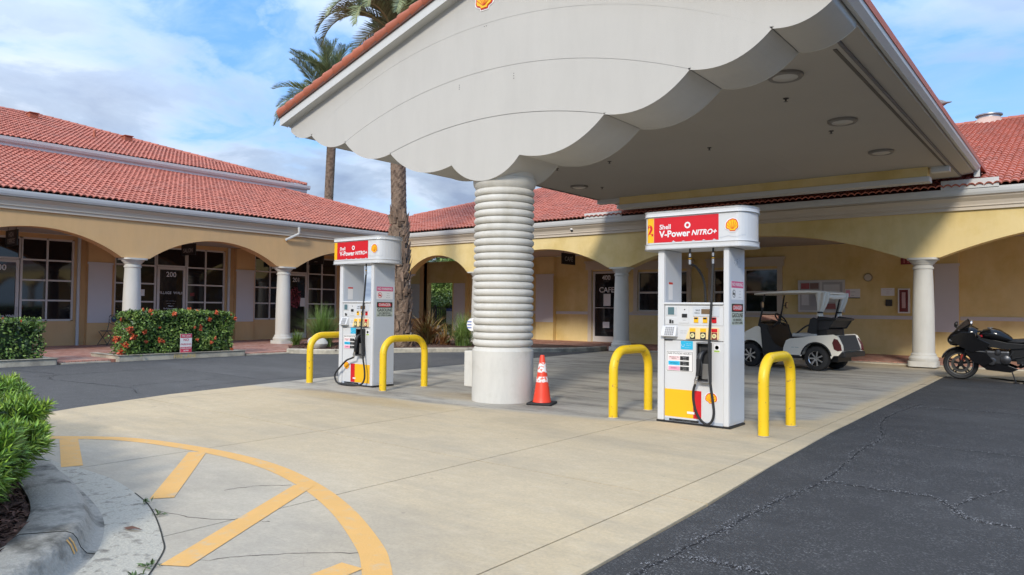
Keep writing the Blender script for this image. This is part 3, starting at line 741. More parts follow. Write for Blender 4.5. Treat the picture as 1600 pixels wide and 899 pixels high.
# ---------------- west wing
WEST = thing('shop_building', 'long peach stucco shop building with dark shopfronts and red tile roof behind the flowering hedges', 'building', (-22.05, 0, 0), math.pi/2)
wb = [(-10.9,-5.77,3.42),(-5.77,-.64,3.42),(-.64,4.49,3.42),(4.49,9.62,3.42),(9.62,14.75,3.42),(14.75,20.3,3.42)]
arcade(WEST, STUL, wb, -12, 20.296, 3.05)
for x in (-.64, 4.49, 9.62, 14.75): column(WEST, x)
eaves(WEST, -12, 20.2, -.2, .25, 4.30)
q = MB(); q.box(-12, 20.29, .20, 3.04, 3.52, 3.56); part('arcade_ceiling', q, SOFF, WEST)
ops = []
for k in range(-4, 3):
    o = 5.13*k
    ops += [(o+10.38, o+14.30, .82, 3.38), (o+11.78, o+12.82, .06, .82)]
q = MB(); wall_openings(q, -12, 20.7+4.1, 0, 3.52, 3.05, 3.30, ops); part('shop_wall', q, STUL, WEST)
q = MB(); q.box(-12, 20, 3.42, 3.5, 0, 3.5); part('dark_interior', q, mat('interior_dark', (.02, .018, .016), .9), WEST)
numbers = {-1: '100', 0: '200', 1: '201'}
for k in (-2, -1, 0, 1):
    o = 5.13*k
    p = MB(); p.box(o+9.50, o+10.22, 2.85, 3.052, .05, 3.5); p.box(o+9.44, o+10.28, 2.83, 2.85, .05, .10) if False else None; part('pilaster', p, STUL, WEST)
    p = MB(); p.box(o+9.50, o+10.22, 2.828, 2.849, .76, 2.70); p.box(o+9.47, o+10.25, 2.815, 2.8495, 2.64, 2.71); part('pilaster_panel', p, PANEL, WEST)
    p = MB(); p.tube([(o+9.27, 2.98, .05), (o+9.27, 2.98, 3.5)], .05, 8); part('downpipe', p, TRIM, WEST)
    z4 = [.85, 1.46, 2.08, 2.70, 3.35]
    window(WEST, [o+10.41, o+11.08, o+11.74], z4, 3.10); window(WEST, [o+12.86, o+13.55, o+14.27], z4, 3.10)
    window(WEST, [o+11.78, o+12.82], [2.72, 3.35], 3.10, 'transom_window')
    no = numbers.get(k, '200')
    ls = [(no, o+12.3, 2.42, .24, .012)]
    if k == 0: ls += [('VILLAGE  WALK', o+12.3, 1.78, .125, .006), ('---- ---- -----', o+12.3, 1.50, .075, .004), ('--- --- ----', o+12.3, 1.41, .075, .004), ('Hours', o+12.3, 1.32, .075, .004), ('By Appointment', o+12.3, 1.23, .075, .004)]
    if k == -1: ls += [('Village Walk', o+12.45, .98, .11, .005), ('Administration', o+12.45, .86, .09, .005), ('Office', o+12.45, .75, .09, .005)]
    glass_door(WEST, o+11.80, o+12.80, .06, 2.68, 3.10, ls)
# notices stuck on the glass
q = MB(); q.box(11.18, 11.40, 3.128, 3.134, 1.66, 1.88); part('notice', q, SIGNW, WEST)
q = MB(); q.box(13.0, 13.16, 3.128, 3.134, 1.68, 1.80); part('notice', q, mat('notice_dark_red', (.20,.03,.03), .5), WEST); q = MB(); q.box(13.15, 13.42, 3.128, 3.134, .95, 1.22); part('notice', q, SIGNW, WEST)
# red display behind the third door, on its glass
q = MB(); k_ = 260; A = NP.random(k_)*6.28; rr = np.sqrt(NP.random(k_)); C = np.c_[17.35+.26*rr*np.cos(A), np.full(k_, 3.115)-NP.random(k_)*.03, 1.72+.42*rr*np.sin(A)]
V, F = leaves(C, rnd_dirs(k_), rnd_dirs(k_)*.4+np.array([0, -1, 0]), .10, .06); link('flower_display', mesh_np('flower_display', V, F, mat('dried_red_flowers', (.26, .05, .06), .8, .4, 12, rnd=.6)), WEST, kind='stuff')
q = MB(); q.box(17.62, 17.92, 3.105, 3.112, 1.35, 1.70); part('notice', q, SIGNW, WEST)
# lower roof
lower = deck('roof', WEST, [(-12,-.35),(20.05,-.35),(23.15,2.75),(23.0,2.9),(18.95,6.9),(-12,6.9)], -.35, 4.30, PIT)
cL = []
lay_tiles(WEST, lower, (-3.2, 23.5), -.40, 4.315, PIT, 23, lambda x, y: x < 20.10+(y+.35) and x+y < 25.75 and y < 6.9, 300, cL)
zr = lambda y: 4.32+(y+.35)/3
caps(lower, (22.9, 2.85, zr(2.85)), (18.9, 6.85, zr(6.85)))
caps(lower, (18.8, 6.85, zr(6.85)), (10.0, 6.85, zr(6.85)))
# upper storey
q = MB(); q.box(-12, 19.9, 6.95, 7.2, 4.2, 6.82); q.box(19.7, 19.9, 7.2, 20, 4.2, 6.82); part('upper_wall', q, mat('pale_pink_stucco', (.66, .46, .36), .85, .05), WEST)
q = MB(); extr(q, [(6.95,6.66),(6.66,6.66),(6.62,6.74),(6.62,6.80),(6.58,6.84),(6.95,6.84)], -12, 20.35); q.box(20.05, 20.35, 6.96, 20, 6.66, 6.84); part('upper_fascia', q, TRIM, WEST)
q = MB(); extr(q, [(6.62,6.845),(6.56,6.845),(6.52,6.93),(6.51,7.03),(6.53,7.03),(6.62,7.0)], -12, 20.47); q.box(20.36, 20.47, 6.63, 20, 6.86, 7.03); part('upper_gutter', q, TRIM, WEST)
upper = deck('upper_roof', WEST, [(-12,6.6),(20.4,6.6),(12.0,15.0),(-12,15.0)], 6.6, 7.0, PIT)
lay_tiles(WEST, upper, (-3.2, 20.6), 6.55, 7.02, PIT, 26, lambda x, y: x+y < 27.05 and y < 14.95, 300, cL)
zu = lambda y: 7.04+(y-6.6)/3
caps(upper, (20.35, 6.65, zu(6.65)), (12.1, 14.9, zu(14.9))); caps(upper, (12.0, 14.95, zu(14.95)), (-3, 14.95, zu(14.95)))
for vx, vy in ((11.2, 13.6), (14.2, 11.4)):
    q = MB(); z0 = zu(vy); q.box(vx-.17, vx+.17, vy-.2, vy+.2, z0-.1, z0+.20); q.box(vx-.20, vx+.20, vy-.26, vy+.22, z0+.20, z0+.24); part('roof_vent', q, TILEC, upper, bev=.02)
q = MB(); q.lathe([(.06, 0), (.05, .4)], (12.4, 10.2, zu(10.2)-.05), 10); q.lathe([(.2, -.05), (.06, .1)], (12.4, 10.2, zu(10.2)), 10); part('vent_pipe', q, TILEC, upper)
place_tiles(cL)
# other slopes of the block, unseen from the front
q = MB(); q.add([(20.4,6.6,6.98),(12.0,15.0,9.78),(12.0,15.1,9.78),(20.4,23.4,6.98)], [(0,1,2,3)]); q.add([(-12,15,9.78),(12,15,9.78),(20.4,23.4,6.98),(-12,23.4,6.98)], [(0,1,2,3)])
q.add([(25.9,-.35+.0,4.28),(25.9,20,4.28),(18.9,20,6.6),(18.9,6.9,6.6),(23.1,2.8,5.33)], [(0,1,2,3,4)]); part('rear_roof', q, DECK, WEST)
# downspout elbow, corner splash plate
q = MB(); q.tube([(15.05,-.43,4.13),(15.05,-.43,3.96),(15.05,-.40,3.90),(14.62,-.26,3.66)], .045, 8); part('downspout', q, TRIM, WEST)
q = MB(); q.box(19.3, 20.02, -.455, -.425, 4.29, 4.42); part('splash_guard', q, TRIM, WEST)

# ---------------- cafe wing
CAFE = thing('cafe_building', 'yellow stucco cafe building with wide arches and red tile roof behind the fuel pumps', 'building', (0, 20.5, 0), 0)
cb = [(-22.05,-18.0,3.42),(-18.0,-11.8,3.44),(-11.8,-3.18,3.50),(-3.18,5.4,3.50),(5.4,14,3.5),(14,22.6,3.5)]
arcade(CAFE, STUR, cb, -22.24, 24, 4.3)
for x in (-22.0, -18.0, -11.8, -3.18, 5.4, 14): column(CAFE, x)
eaves(CAFE, -21.75, 24, -.2, .25, 4.345, 3.84)
q = MB(); q.box(-22.2, 24, .20, 4.29, 3.56, 3.60); part('arcade_ceiling', q, SOFF, CAFE)
ops = [(-25.05,-23.25,-.1,2.55),(-15.62,-14.45,.05,2.9),(-13.55,-11.5,1.3,2.82),(-10.5,-8.2,1.3,2.82)]
q = MB(); wall_openings(q, -25.3, 24, 0, 3.56, 4.3, 4.55, ops)
ap = arcs_pts(-25.05,-23.25,2.55,3.0,12); part('cafe_wall', q, STUR, CAFE)
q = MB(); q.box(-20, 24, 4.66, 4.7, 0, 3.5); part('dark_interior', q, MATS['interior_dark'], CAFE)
for a, b in ((-26.3,-25.1),(-23.2,-22.3)):
    q = MB(); q.box(a, b, 4.10, 4.298, .05, 3.55); part('pilaster', q, STUR, CAFE); q = MB(); q.box(a+.1, b-.1, 4.075, 4.097, .3, 2.5); part('pilaster_panel', q, PANEL, CAFE)
for a, b in ((-18.3,-17.4),(-3.52,-2.9),(5.0,5.7)):
    q = MB(); q.box(a, b, 4.08, 4.298, .05, 3.55); part('pilaster', q, STUR, CAFE)
    q = MB(); q.box(a, b, 4.058, 4.078, .80, 2.80); q.box(a-.03, b+.03, 4.045, 4.0785, 2.74, 2.82); part('pilaster_panel', q, PANEL, CAFE)
for a, b in ((-22.25,-18.31),(-17.39,-15.82),(-14.28,-3.53),(-2.89,24)):
    q = MB(); q.box(a, b, 4.268, 4.298, 1.15, 1.26); part('wall_trim', q, PANEL, CAFE)
q = MB(); q.box(-15.80,-15.64,4.24,4.299,.05,2.95); q.box(-14.42,-14.28,4.24,4.299,.05,2.95); q.box(-15.9,-14.18,4.21,4.298,2.953,3.28); q.box(-15.95,-14.13,4.18,4.296,3.22,3.3); part('door_casing', q, CREAM, CAFE)
glass_door(CAFE, -15.60, -14.47, .06, 2.88, 4.33, [('400', -15.0, 2.62, .26, .014), ('CAFE', -14.98, 2.13, .30, .008)], rail=1.42)
q = MB(); q.box(-15.12,-14.80,4.345,4.349,1.5,1.98); part('notice', q, SIGNW, CAFE); q = MB(); q.box(-15.15,-14.85,4.345,4.349,.62,.86); part('notice', q, SIGNW, CAFE)
for a, b in ((-13.55,-11.5),(-10.5,-8.2)):
    q = MB(); q.box(a-.16,a-.003,4.22,4.297,1.18,2.9); q.box(b+.003,b+.16,4.22,4.297,1.18,2.9); q.box(a-.22,b+.22,4.2,4.296,2.903,3.18); q.box(a-.26,b+.26,4.17,4.295,3.14,3.22); q.box(a-.2,b+.2,4.19,4.2665,1.22,1.30); part('window_casing', q, CREAM, CAFE)
    window(CAFE, [a, (a+b)/2, b], [1.31, 2.02, 2.82], 4.34, fw=.07)
cR = []
rf = deck('roof', CAFE, [(-21.7,-.45),(24,-.45),(24,13),(-16.05,13),(-25.3,3.7),(-25.4,3.3)], -.45, 4.35, PIT)
lay_tiles(CAFE, rf, (-25.6, 8.2), -.50, 4.365, PIT, 42, lambda x, y: x > -21.75-(y+.45) and x > y-29.05 and y < 13, 300, cR)
place_tiles(cR)
zc_ = lambda y: 4.37+(y+.45)/3
caps(rf, (-25.4, 3.65, zc_(3.65)), (-16.1, 12.95, zc_(12.95))); caps(rf, (-16, 13, zc_(13)), (8.2, 13, zc_(13)))
q = MB(); q.add([(-25.4,3.5,5.6),(-16,13,8.8),(24,13,8.8),(24,26,4.4),(-25.4,26,4.4)], [(0,1,2,3,4)]); part('rear_roof', q, DECK, CAFE)
# turbine vent on the ridge
q = MB(); vx = -2.9; q.lathe([(.62,-.2),(.42,.10),(.40,.14)], (vx, 13, zc_(13)), 20); part('vent_base', q, mat('vent_base', (.55, .40, .34), .7), rf)
q = MB(); q.lathe([(.36,.14),(.36,.22),(.46,.235),(.46,.28),(.25,.32),(0,.325)], (vx, 13, zc_(13)), 20); part('roof_vent', q, STEEL, rf)
for a, b, h in ((-12.95,-11.55,.19),(-2.72,-1.55,.22)):
    q = MB(); q.box(a, b, -.475, -.44, 4.33, 4.33+h); part('splash_guard', q, TRIM, CAFE)
# ------------------------------------------------------------------ fuel canopy
CAN = thing('fuel_canopy', 'pale scalloped station canopy with red clay rake tiles on a thick ribbed column', 'canopy', (-6.85, 8.38, 0))
n0, n1, n2, n3, ne = (.65, 3.54), (2.03, 3.89), (3.20, 4.235), (4.17, 4.50), (4.80, 4.655)
def lobe(a, b, sag, t):
    x = a[0]+(b[0]-a[0])*t; z = a[1]+(b[1]-a[1])*t; L_ = math.hypot(b[0]-a[0], b[1]-a[1]); px, pz = (b[1]-a[1])/L_, -(b[0]-a[0])/L_
    k = 4*t*(1-t)*sag; return x+px*k, z+pz*k
edge = []
def lobepts(a, b, sag, n=16): return [lobe(a, b, sag, i/n) for i in range(n+1)]
right_edge = lobepts((0, 3.24), n0, .0, 2)
cen = [(x, z) for x, z in arcs_pts(-.65, .65, 0, .30, 24)]; cen = [(x, 3.54-z) for x, z in cen]
E_r = [p for p in cen if p[0] >= -1e-6] + lobepts(n0, n1, .20)[1:] + lobepts(n1, n2, .17)[1:] + lobepts(n2, n3, .14)[1:] + lobepts(n3, ne, .08)[1:]
def circ3(xn, zn, za):
    rise = za-zn; r = (xn*xn+rise*rise)/(2*rise); return lambda x: za-r+math.sqrt(max(r*r-x*x, 0))
A1, A2, A3 = circ3(n1[0], n1[1], 4.15), circ3(n2[0], n2[1], 4.85), circ3(n3[0], n3[1], 5.55)
def half_edge(xa, xb): return [p for p in E_r if xa-1e-6 <= p[0] <= xb+1e-6 and True]
i1 = E_r.index(n1) if n1 in E_r else min(range(len(E_r)), key=lambda i: abs(E_r[i][0]-n1[0])+abs(E_r[i][1]-n1[1]))
idx = lambda nn: min(range(len(E_r)), key=lambda i: abs(E_r[i][0]-nn[0])+abs(E_r[i][1]-nn[1]))
j1, j2, j3, je = idx(n1), idx(n2), idx(n3), len(E_r)-1
RAKE = lambda x: 4.80+.295*(4.9-abs(x))
GAP = .013
def mirror(pts): return [(-x, z) for x, z in pts[::-1]]
def arcline(fn, xa, n=28, off=0): return [(xa-2*xa*i/n, fn(xa-2*xa*i/n)+off) for i in range(n+1)]   # right to left
YF, YB = 7.90-8.38, 8.86-8.38
panels = []
panels.append(mirror(E_r[:j1+1])[:-1] + E_r[:j1+1] + arcline(A1, n1[0]-.03, 28, -GAP))
panels.append(mirror(E_r[j1:j2+1]) + arcline(A1, n1[0]-.012, 28, GAP)[::-1] + E_r[j1:j2+1] + arcline(A2, n2[0]-.03, 30, -GAP))
panels.append(mirror(E_r[j2:j3+1]) + arcline(A2, n2[0]-.012, 30, GAP)[::-1] + E_r[j2:j3+1] + arcline(A3, n3[0]-.03, 32, -GAP))
panels.append(mirror(E_r[j3:]) + arcline(A3, n3[0]-.012, 32, GAP)[::-1] + E_r[j3:] + [(4.80, RAKE(4.8)-.02), (0, RAKE(0)-.02), (-4.80, RAKE(4.8)-.02)])
for i, p in enumerate(panels):
    b = MB(); b.prism(p, YF, YB); part('shell_panel', b, CANW, CAN, bev=.012 if i < 4 else 0, seg=2)
bk = MB(); full = mirror(E_r)[:-1]+E_r
bk.prism([(x*.997, z+.025) for x, z in full]+[(4.76, RAKE(4.8)-.05), (0, RAKE(0)-.05), (-4.76, RAKE(4.8)-.05)], YF+.02, YB-.02); part('panel_backing', bk, mat('groove_grey', (.42, .41, .39), .9), CAN)
# rake boards and tiles
th = math.atan(.295); c_, s_ = math.cos(th), math.sin(th)
for sg in (1, -1):
    b = MB(); b.prism([(0, RAKE(0)-.04), (sg*4.93, RAKE(4.93)-.04), (sg*4.93, RAKE(4.93)+.15), (0, RAKE(0)+.15)], 7.74-8.38, 7.90-8.38-.002); part('rake_board', b, TRIM, CAN, bev=.008)
    b = MB(); b.prism([(0, RAKE(0)+.10), (sg*4.95, RAKE(4.95)+.10), (sg*4.95, RAKE(4.95)+.153), (0, RAKE(0)+.153)], 7.71-8.38, 7.737-8.38); part('drip_edge', b, mat('drip_edge_brown', (.12,.05,.035), .7), CAN)
    if 'rake' not in _shared:
        q = MB(); rr = []
        for t, r_ in ((0, .120), (.345, .088)):
            rr.append([(t, -r_*math.cos(2*math.pi*j/14)-.0, r_*math.sin(2*math.pi*j/14)*.95) for j in range(14)])
        q.loft(rr, 0, True, True); _shared['rake'] = q.mesh('rake_tile', TILEC); _shared['rake'].set_sharp_from_angle(angle=math.radians(50))
    for k in range(18):
        d = .285*k; x = 4.95-d*c_; z = RAKE(4.95)+.20+d*s_
        o = link('rake_tile', _shared['rake'], CAN, (sg*x, 7.79-8.38, z), (R.gauss(0, .01), 0, 0)); o.rotation_euler = (0, (-(math.pi-th)) if sg > 0 else -th, 0) if False else o.rotation_euler
        o.rotation_euler = (0, -th, 0) if sg < 0 else (0, -th, math.pi)
# roof slabs running back into the cafe roof
b = MB(); y0 = 7.80-8.38
for sg in (1, -1):
    e = sg*4.95; zt = RAKE(4.95)+.17
    v = [(e, y0, zt), (0, y0, RAKE(0)+.17), (0, 25.7-8.38, RAKE(0)+.17), (e, 21.3-8.38, zt)]
    b.add(v+[(x, y, z-.1) for x, y, z in v], [(0,1,2,3),(7,6,5,4),(0,4,5,1),(3,2,6,7),(0,3,7,4)])
part('canopy_roof', b, TILE, CAN)
# eaves: gutter, soffit return, grooves
for sg in (1, -1):
    b = MB(); X = lambda v: sg*v
    y1 = 20.1-8.38; ya = 7.905-8.38
    def ex(mb, prof, a, bb):
        n = len(prof); vs = [(x, a, z) for x, z in prof]+[(x, bb, z) for x, z in prof]; mb.add(vs, [tuple(range(n)), tuple(range(n, 2*n))[::-1]]+[(i, (i+1) % n, n+(i+1) % n, n+i) for i in range(n)])
    ex(b, [(X(4.80),4.80),(X(4.815),4.745),(X(4.87),4.735),(X(4.93),4.80),(X(4.945),4.90),(X(4.945),4.95),(X(4.93),4.95),(X(4.90),4.86),(X(4.80),4.86)], ya, y1); part('canopy_gutter', b, TRIM, CAN)
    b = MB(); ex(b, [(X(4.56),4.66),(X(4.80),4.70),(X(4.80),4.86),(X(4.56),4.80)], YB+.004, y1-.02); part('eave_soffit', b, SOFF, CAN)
    b = MB(); ex(b, [(X(4.535),4.615),(X(4.555),4.625),(X(4.555),4.80),(X(4.535),4.80)], YB+.004, y1-.03); part('eave_shadow_strip', b, mat('eave_groove_shadow', (.16, .14, .125), .8), CAN)  # dark-coloured strip stands in for the shadow in the eave groove
    b = MB(); b.box(min(X(4.43), X(4.475)), max(X(4.43), X(4.475)), 9.35-8.38, 18.9-8.38, 4.612, 4.62); part('soffit_vent', b, mat('vent_mesh', (.13, .115, .10), .9, .4, 60), CAN)
    b = MB(); b.box(min(X(4.80), X(4.92)), max(X(4.80), X(4.92)), y1+.003, y1+.05, 4.60, 4.86); part('gutter_end', b, TRIM, CAN)
for xa, xb in ((-4.53,-1.5),(-1.497,1.5),(1.503,4.53)):
    for ya, yb in ((YB+.004,12.4-8.38),(12.403-8.38,16.2-8.38),(16.203-8.38,20.05-8.38)):
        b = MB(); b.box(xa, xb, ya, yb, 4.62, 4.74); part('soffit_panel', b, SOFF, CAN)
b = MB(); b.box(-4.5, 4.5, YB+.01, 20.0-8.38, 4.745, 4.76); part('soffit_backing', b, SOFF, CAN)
b = MB(); b.box(-3.72, 4.12, 18.2-8.38, 18.5-8.38, 4.405, 4.619); part('rear_beam', b, STUR, CAN)
b = MB(); b.box(-3.76, 4.16, 18.17-8.38, 18.53-8.38, 4.29, 4.403); b.box(4.17, 4.53, 18.3-8.38, 18.5-8.38, 4.50, 4.6195); b.box(-4.53, -3.77, 18.3-8.38, 18.5-8.38, 4.50, 4.6195); part('beam_trim', b, TRIM, CAN)
# recessed ceiling lights and sprinkler heads
for lx in (-3.6, 3.65):
    for ly in (9.98, 12.94, 15.9):
        b = MB(); b.lathe([(.235,.0),(.235,-.035),(.215,-.055),(.18,-.045)], (lx, ly-8.38, 4.621), 28); o = part('canopy_light', b, mat('light_rim', (.22, .20, .18), .5), CAN, ang=30)
        b = MB(); b.lathe([(.182,-.040),(.12,-.060),(0,-.066)], (lx, ly-8.38, 4.621), 24); part('lamp_lens', b, mat('lamp_lens', (.52, .50, .46), .3), o)
for sx, sy in ((3.3,11.1),(1.0,11.1),(1.0,13.6),(-1.3,11.1),(-1.3,13.6),(3.3,13.6),(-2.7,13.6),(-3.2,16.4)):
    b = MB(); b.lathe([(.045,0),(.045,-.008),(.014,-.01),(.014,-.045),(.035,-.05),(0,-.052)], (sx, sy-8.38, 4.619), 10); part('sprinkler_head', b, mat('sprinkler_dark', (.10, .09, .085), .5), CAN)
# emblem high on the gable
def emblem_outline(r, n=63):
    o = []
    for i in range(n+1):
        a = math.radians(207-234*i/n); k = 1+.045*abs(math.sin(math.pi*7*i/n)); o.append((r*k*math.cos(a)*1.03, r*(k*math.sin(a)*.98-.02)))
    return o + [(r*.52, -r*.62), (r*.42, -r*.86), (-r*.42, -r*.86), (-r*.52, -r*.62)]
def emblem(name, parent, cx, cz, r, fn, ribs=True):
    """fn(u, v, t): surface point at u right, v up, t proud"""
    b = MB(); ol = emblem_outline(r)
    def slab(pts, t0, t1, mi):
        n = len(pts); vs = [fn(cx+u, cz+v, t0) for u, v in pts]+[fn(cx+u, cz+v, t1) for u, v in pts]
        b.add(vs, [tuple(range(n, 2*n))]+[(i, (i+1) % n, n+(i+1) % n, n+i) for i in range(n)], mi)
    slab([(u*1.14, v*1.14) for u, v in ol], 0, .002, 2); slab(ol, .002, .004, 1); slab([(u*.86, v*.86-.0) for u, v in ol], .004, .006, 0)
    for i in range(1, 7):
        a = math.radians(207-234*i/7); p0 = (math.cos(math.radians(90+ (3.5-i)*9))*r*.3*1.0, -r*.62+r*.1); p1 = (r*.84*math.cos(a), r*(.84*math.sin(a)-.02))
        d = Vector((p1[0]-p0[0], p1[1]-p0[1])).normalized(); w = r*.028; nx, ny = -d.y*w, d.x*w
        slab([(p0[0]+nx*.7, p0[1]+ny*.7), (p0[0]-nx*.7, p0[1]-ny*.7), (p1[0]-nx, p1[1]-ny), (p1[0]+nx, p1[1]+ny)], .006, .0075, 1)
    return part(name, b, [SYEL, SRED, SIGNW], parent)
emblem('scallop_emblem', CAN, -.02, 5.90, .155, lambda u, v, t: (u, YF-t*4, v))
for fx, fz in ((.54,4.705),(.54,4.67),(.54,4.635),(-.51,4.73),(-.51,4.70),(-.51,4.67),(-.025,5.51),(.015,5.51)):
    b = MB(); b.lathe([(0,-.004),(.006,-.004),(.006,.0)], (fx, YF, fz), 8, axis='y'); part('fastener', b, BLACK, CAN)
# column with ribbed rings
b = MB(); b.lathe([(.46,0),(.46,.745),(.425,.80),(.40,.805),(.40,3.55)], n=48); col = part('canopy_column', b, COLW, CAN, ang=25)
if True:
    q = MB(); hh = .1062; q.lathe([(.395,-hh/2+.004)]+[(.408+.046*math.cos(a), (hh/2-.003)*math.sin(a)) for a in [math.radians(-84+168*i/10) for i in range(11)]]+[(.395,hh/2-.004)], n=48); RM = q.mesh('ring', COLW)
    for k in range(22): link('ring', RM, col, (0, 0, .862+k*hh))
b = MB(); b.lathe([(.40,3.13),(.43,3.15),(.465,3.20),(.475,3.24),(.475,3.29),(.46,3.31),(.455,3.56)], n=48); part('column_capital', b, COLW, col, ang=30)
b = MB(); b.box(-.645,-.36,-.15,.15,.17,.715); part('utility_box', b, COLW, CAN, bev=.012)
b = MB(); b.lathe([(.0,-.03),(.095,-.03),(.10,-.02),(.10,.02)], (-.43,-.20,1.12), 20, axis='y'); dsc = part('alarm_disc', b, SIGNW, CAN)
b = MB()
for k in range(3): b.box(-.515,-.43,-.2325,-.2302,1.065+k*.045,1.08+k*.045)
part('disc_marking', b, mat('print_blue', (.05, .12, .4), .5), dsc)
# ------------------------------------------------------------------ fuel pumps (local: centre of base, front is -y)
TF_, TC, TE = .55, .13, .28           # topper: flat half length, end half-ellipse, half depth
def tp(s, off=0.0):
    """point on the topper's front outline at arc position s, pushed outward by off"""
    if abs(s) <= TF_: return (s, -TE-off)
    k = (abs(s)-TF_)/.21; k = min(k, math.pi); sg = 1 if s > 0 else -1
    x = TF_+(TC+off)*math.sin(k); y = -(TE+off)*math.cos(k); return (sg*x, y)
def topper_outline(grow=0.0, n=14):
    o = []
    for i in range(n+1):
        a = -math.pi/2+math.pi*i/n; o.append((TF_+(TC+grow)*math.cos(a), (TE+grow)*math.sin(a)))
    for i in range(n+1):
        a = math.pi/2+math.pi*i/n; o.append((-TF_+(TC+grow)*math.cos(a), (TE+grow)*math.sin(a)))
    return o
def patch(mb, s0, s1, z0, z1, off, mi=0, n=14):
    vs = []
    for i in range(n+1):
        x, y = tp(s0+(s1-s0)*i/n, off); vs += [(x, y, z0), (x, y, z1)]
    mb.add(vs, [(2*i, 2*i+2, 2*i+3, 2*i+1) for i in range(n)], mi)
FY = -.235                             # front face of the cabinet
def front(u, v, t=0.0): return (u, FY-.002-t, v)
def make_pump(loc, label, left):
    P = thing('fuel_pump', label, 'fuel pump', loc, 0, 'fuel pumps under the canopy')
    b = MB(); b.box(-.47,.47,-.235,.235,0,.022); part('pump_base', b, BLACK, P)
    b = MB(); b.box(-.365,.385,-.225,.225,.024,1.005); b.box(-.365,.385,-.225,.225,1.012,1.44); part('cabinet', b, PWHITE, P, bev=.006)
    for sx, nm in ((-1, 'post'), (1, 'post')):
        b = MB()
        x0, x1 = (-.455,-.368) if sx < 0 else (.388,.455)
        b.box(x0, x1, -.245, .245, .024, 2.118); part(nm, b, PWHITE if sx < 0 else PWHITE, P, bev=.012)
        xi = x1+.001 if sx < 0 else x1+.0015
        b = MB(); b.box(xi-.001, xi+.002, -.215, .235, 1.45 if sx < 0 else .06, 2.11); part('post_side_shade', b, PSHADE, P)  # thin greyer plate puts the shade of the post's side into its colour
    b = MB(); b.box(-.367,.386,-.252,.232,1.442,1.468); part('cabinet_lip', b, PWHITE, P, bev=.006)
    # topper
    b = MB(); ol = topper_outline(0); b.prism([(x, y) for x, y in ol], 2.13, 2.575, 'xy'); tpo = part('topper', b, PWHITE, P, bev=.02, seg=3)
    for z0, z1, gr in ((2.12,2.185,.012),(2.525,2.59,.012)):
        b = MB(); b.prism(topper_outline(gr), z0, z1, 'xy'); part('topper_rim', b, PWHITE, tpo, bev=.012, seg=3)
    b = MB(); patch(b, -.49, .345, 2.205, 2.51, .003); part('red_panel', b, RED, tpo)
    b = MB(); patch(b, -.60, -.493, 2.205, 2.51, .003); part('yellow_panel', b, YEL, tpo)
    surf = lambda u, v, t=0.0: (lambda q: (q[0], q[1], v))(tp(u, .005+t))
    t = MB()
    addtext(t, 'Shell', lambda u, v: surf(-.415+u, 2.392+v), .082, 'LEFT', .02)
    addtext(t, 'V-Power', lambda u, v: surf(-.415+u, 2.303+v), .112, 'LEFT', .03)
    addtext(t, 'NITRO+', lambda u, v: surf(.005+u, 2.302+v), .086, 'LEFT', .03, .25)
    part('lettering', t, LW, tpo)
    t = MB()
    for i in range(12):   # ring icon above the lettering
        a0, a1 = i*math.pi/6, (i+1)*math.pi/6; r0, r1 = .020, .040
        t.add([surf(-.045+r0*math.cos(a0), 2.40+r0*math.sin(a0)), surf(-.045+r1*math.cos(a0), 2.40+r1*math.sin(a0)), surf(-.045+r1*math.cos(a1), 2.40+r1*math.sin(a1)), surf(-.045+r0*math.cos(a1), 2.40+r0*math.sin(a1))], [(0,1,2,3)])
    part('ring_icon', t, LW, tpo)
    if not left:
        t = MB(); addtext(t, '2', lambda u, v: surf(-.547+u, 2.35+v), .185, 'CENTER', .035); part('pump_number', t, RED, tpo)
    emblem('scallop_emblem', tpo, .515, 2.362, .078, surf)
    # peeling strip of vinyl along the topper's lower edge
    t = MB(); pts = [(.36+.05*i, 2.235+R.uniform(-.012, .022)) for i in range(8)]
    for i in range(7):
        (u0, v0), (u1, v1) = pts[i], pts[i+1]; t.add([surf(u0, v0), surf(u1, v1), surf(u1, v1+.006), surf(u0, v0+.006)], [(0,1,2,3)])
    for i in range(5):
        u = -.25+i*.13; t.add([surf(u, 2.205), surf(u+.05, 2.205), surf(u+.02, 2.205+R.uniform(.008, .03))], [(0,1,2)])
    part('peeled_vinyl', t, [PGREY], tpo)
    # upper console
    def plate(name, x0, x1, z0, z1, t, m_, bev=.003, parent=P):
        b = MB(); b.box(x0, x1, FY+.01-t, FY+.0145, z0, z1); return part(name, b, m_, parent, bev=bev)
    con = plate('console', -.362, .382, 1.195, 1.43, .006, PWHITE)
    scr = plate('screen_bezel', -.352, -.20, 1.305, 1.42, .012, PWHITE)
    b = MB(); b.box(-.318,-.236,FY-.006,FY-.0035,1.318,1.41); part('screen', b, LCD, scr)
    for sx in (-.347, -.228):
        b = MB()
        for k in range(4): b.box(sx, sx+.022, FY-.0055, FY-.0035, 1.32+k*.024, 1.335+k*.024)
        part('screen_keys', b, PGREY, scr)
    cr = plate('card_reader', -.178, -.045, 1.218, 1.42, .012, PWHITE)
    b = MB(); b.box(-.133,-.066,FY-.008,FY-.0035,1.286,1.33); b.box(-.105,-.092,FY-.006,FY-.0035,1.375,1.388); part('card_slot', b, BLACK, cr)
    t = MB(); addtext(t, '------', lambda u, v: front(-.10+u, 1.255+v, .003), .022); part('lettering', t, LB, cr)
    rc = plate('receipt_door', -.352, -.20, 1.20, 1.285, .010, PWHITE)
    b = MB(); b.box(-.30,-.272,FY-.005,FY-.0035,1.212,1.258); b.box(-.265,-.245,FY-.005,FY-.0035,1.212,1.25); part('receipt_icon', b, LB, rc)
    pd = plate('price_display', .005, .335, 1.30, 1.418, .012, PGREY)
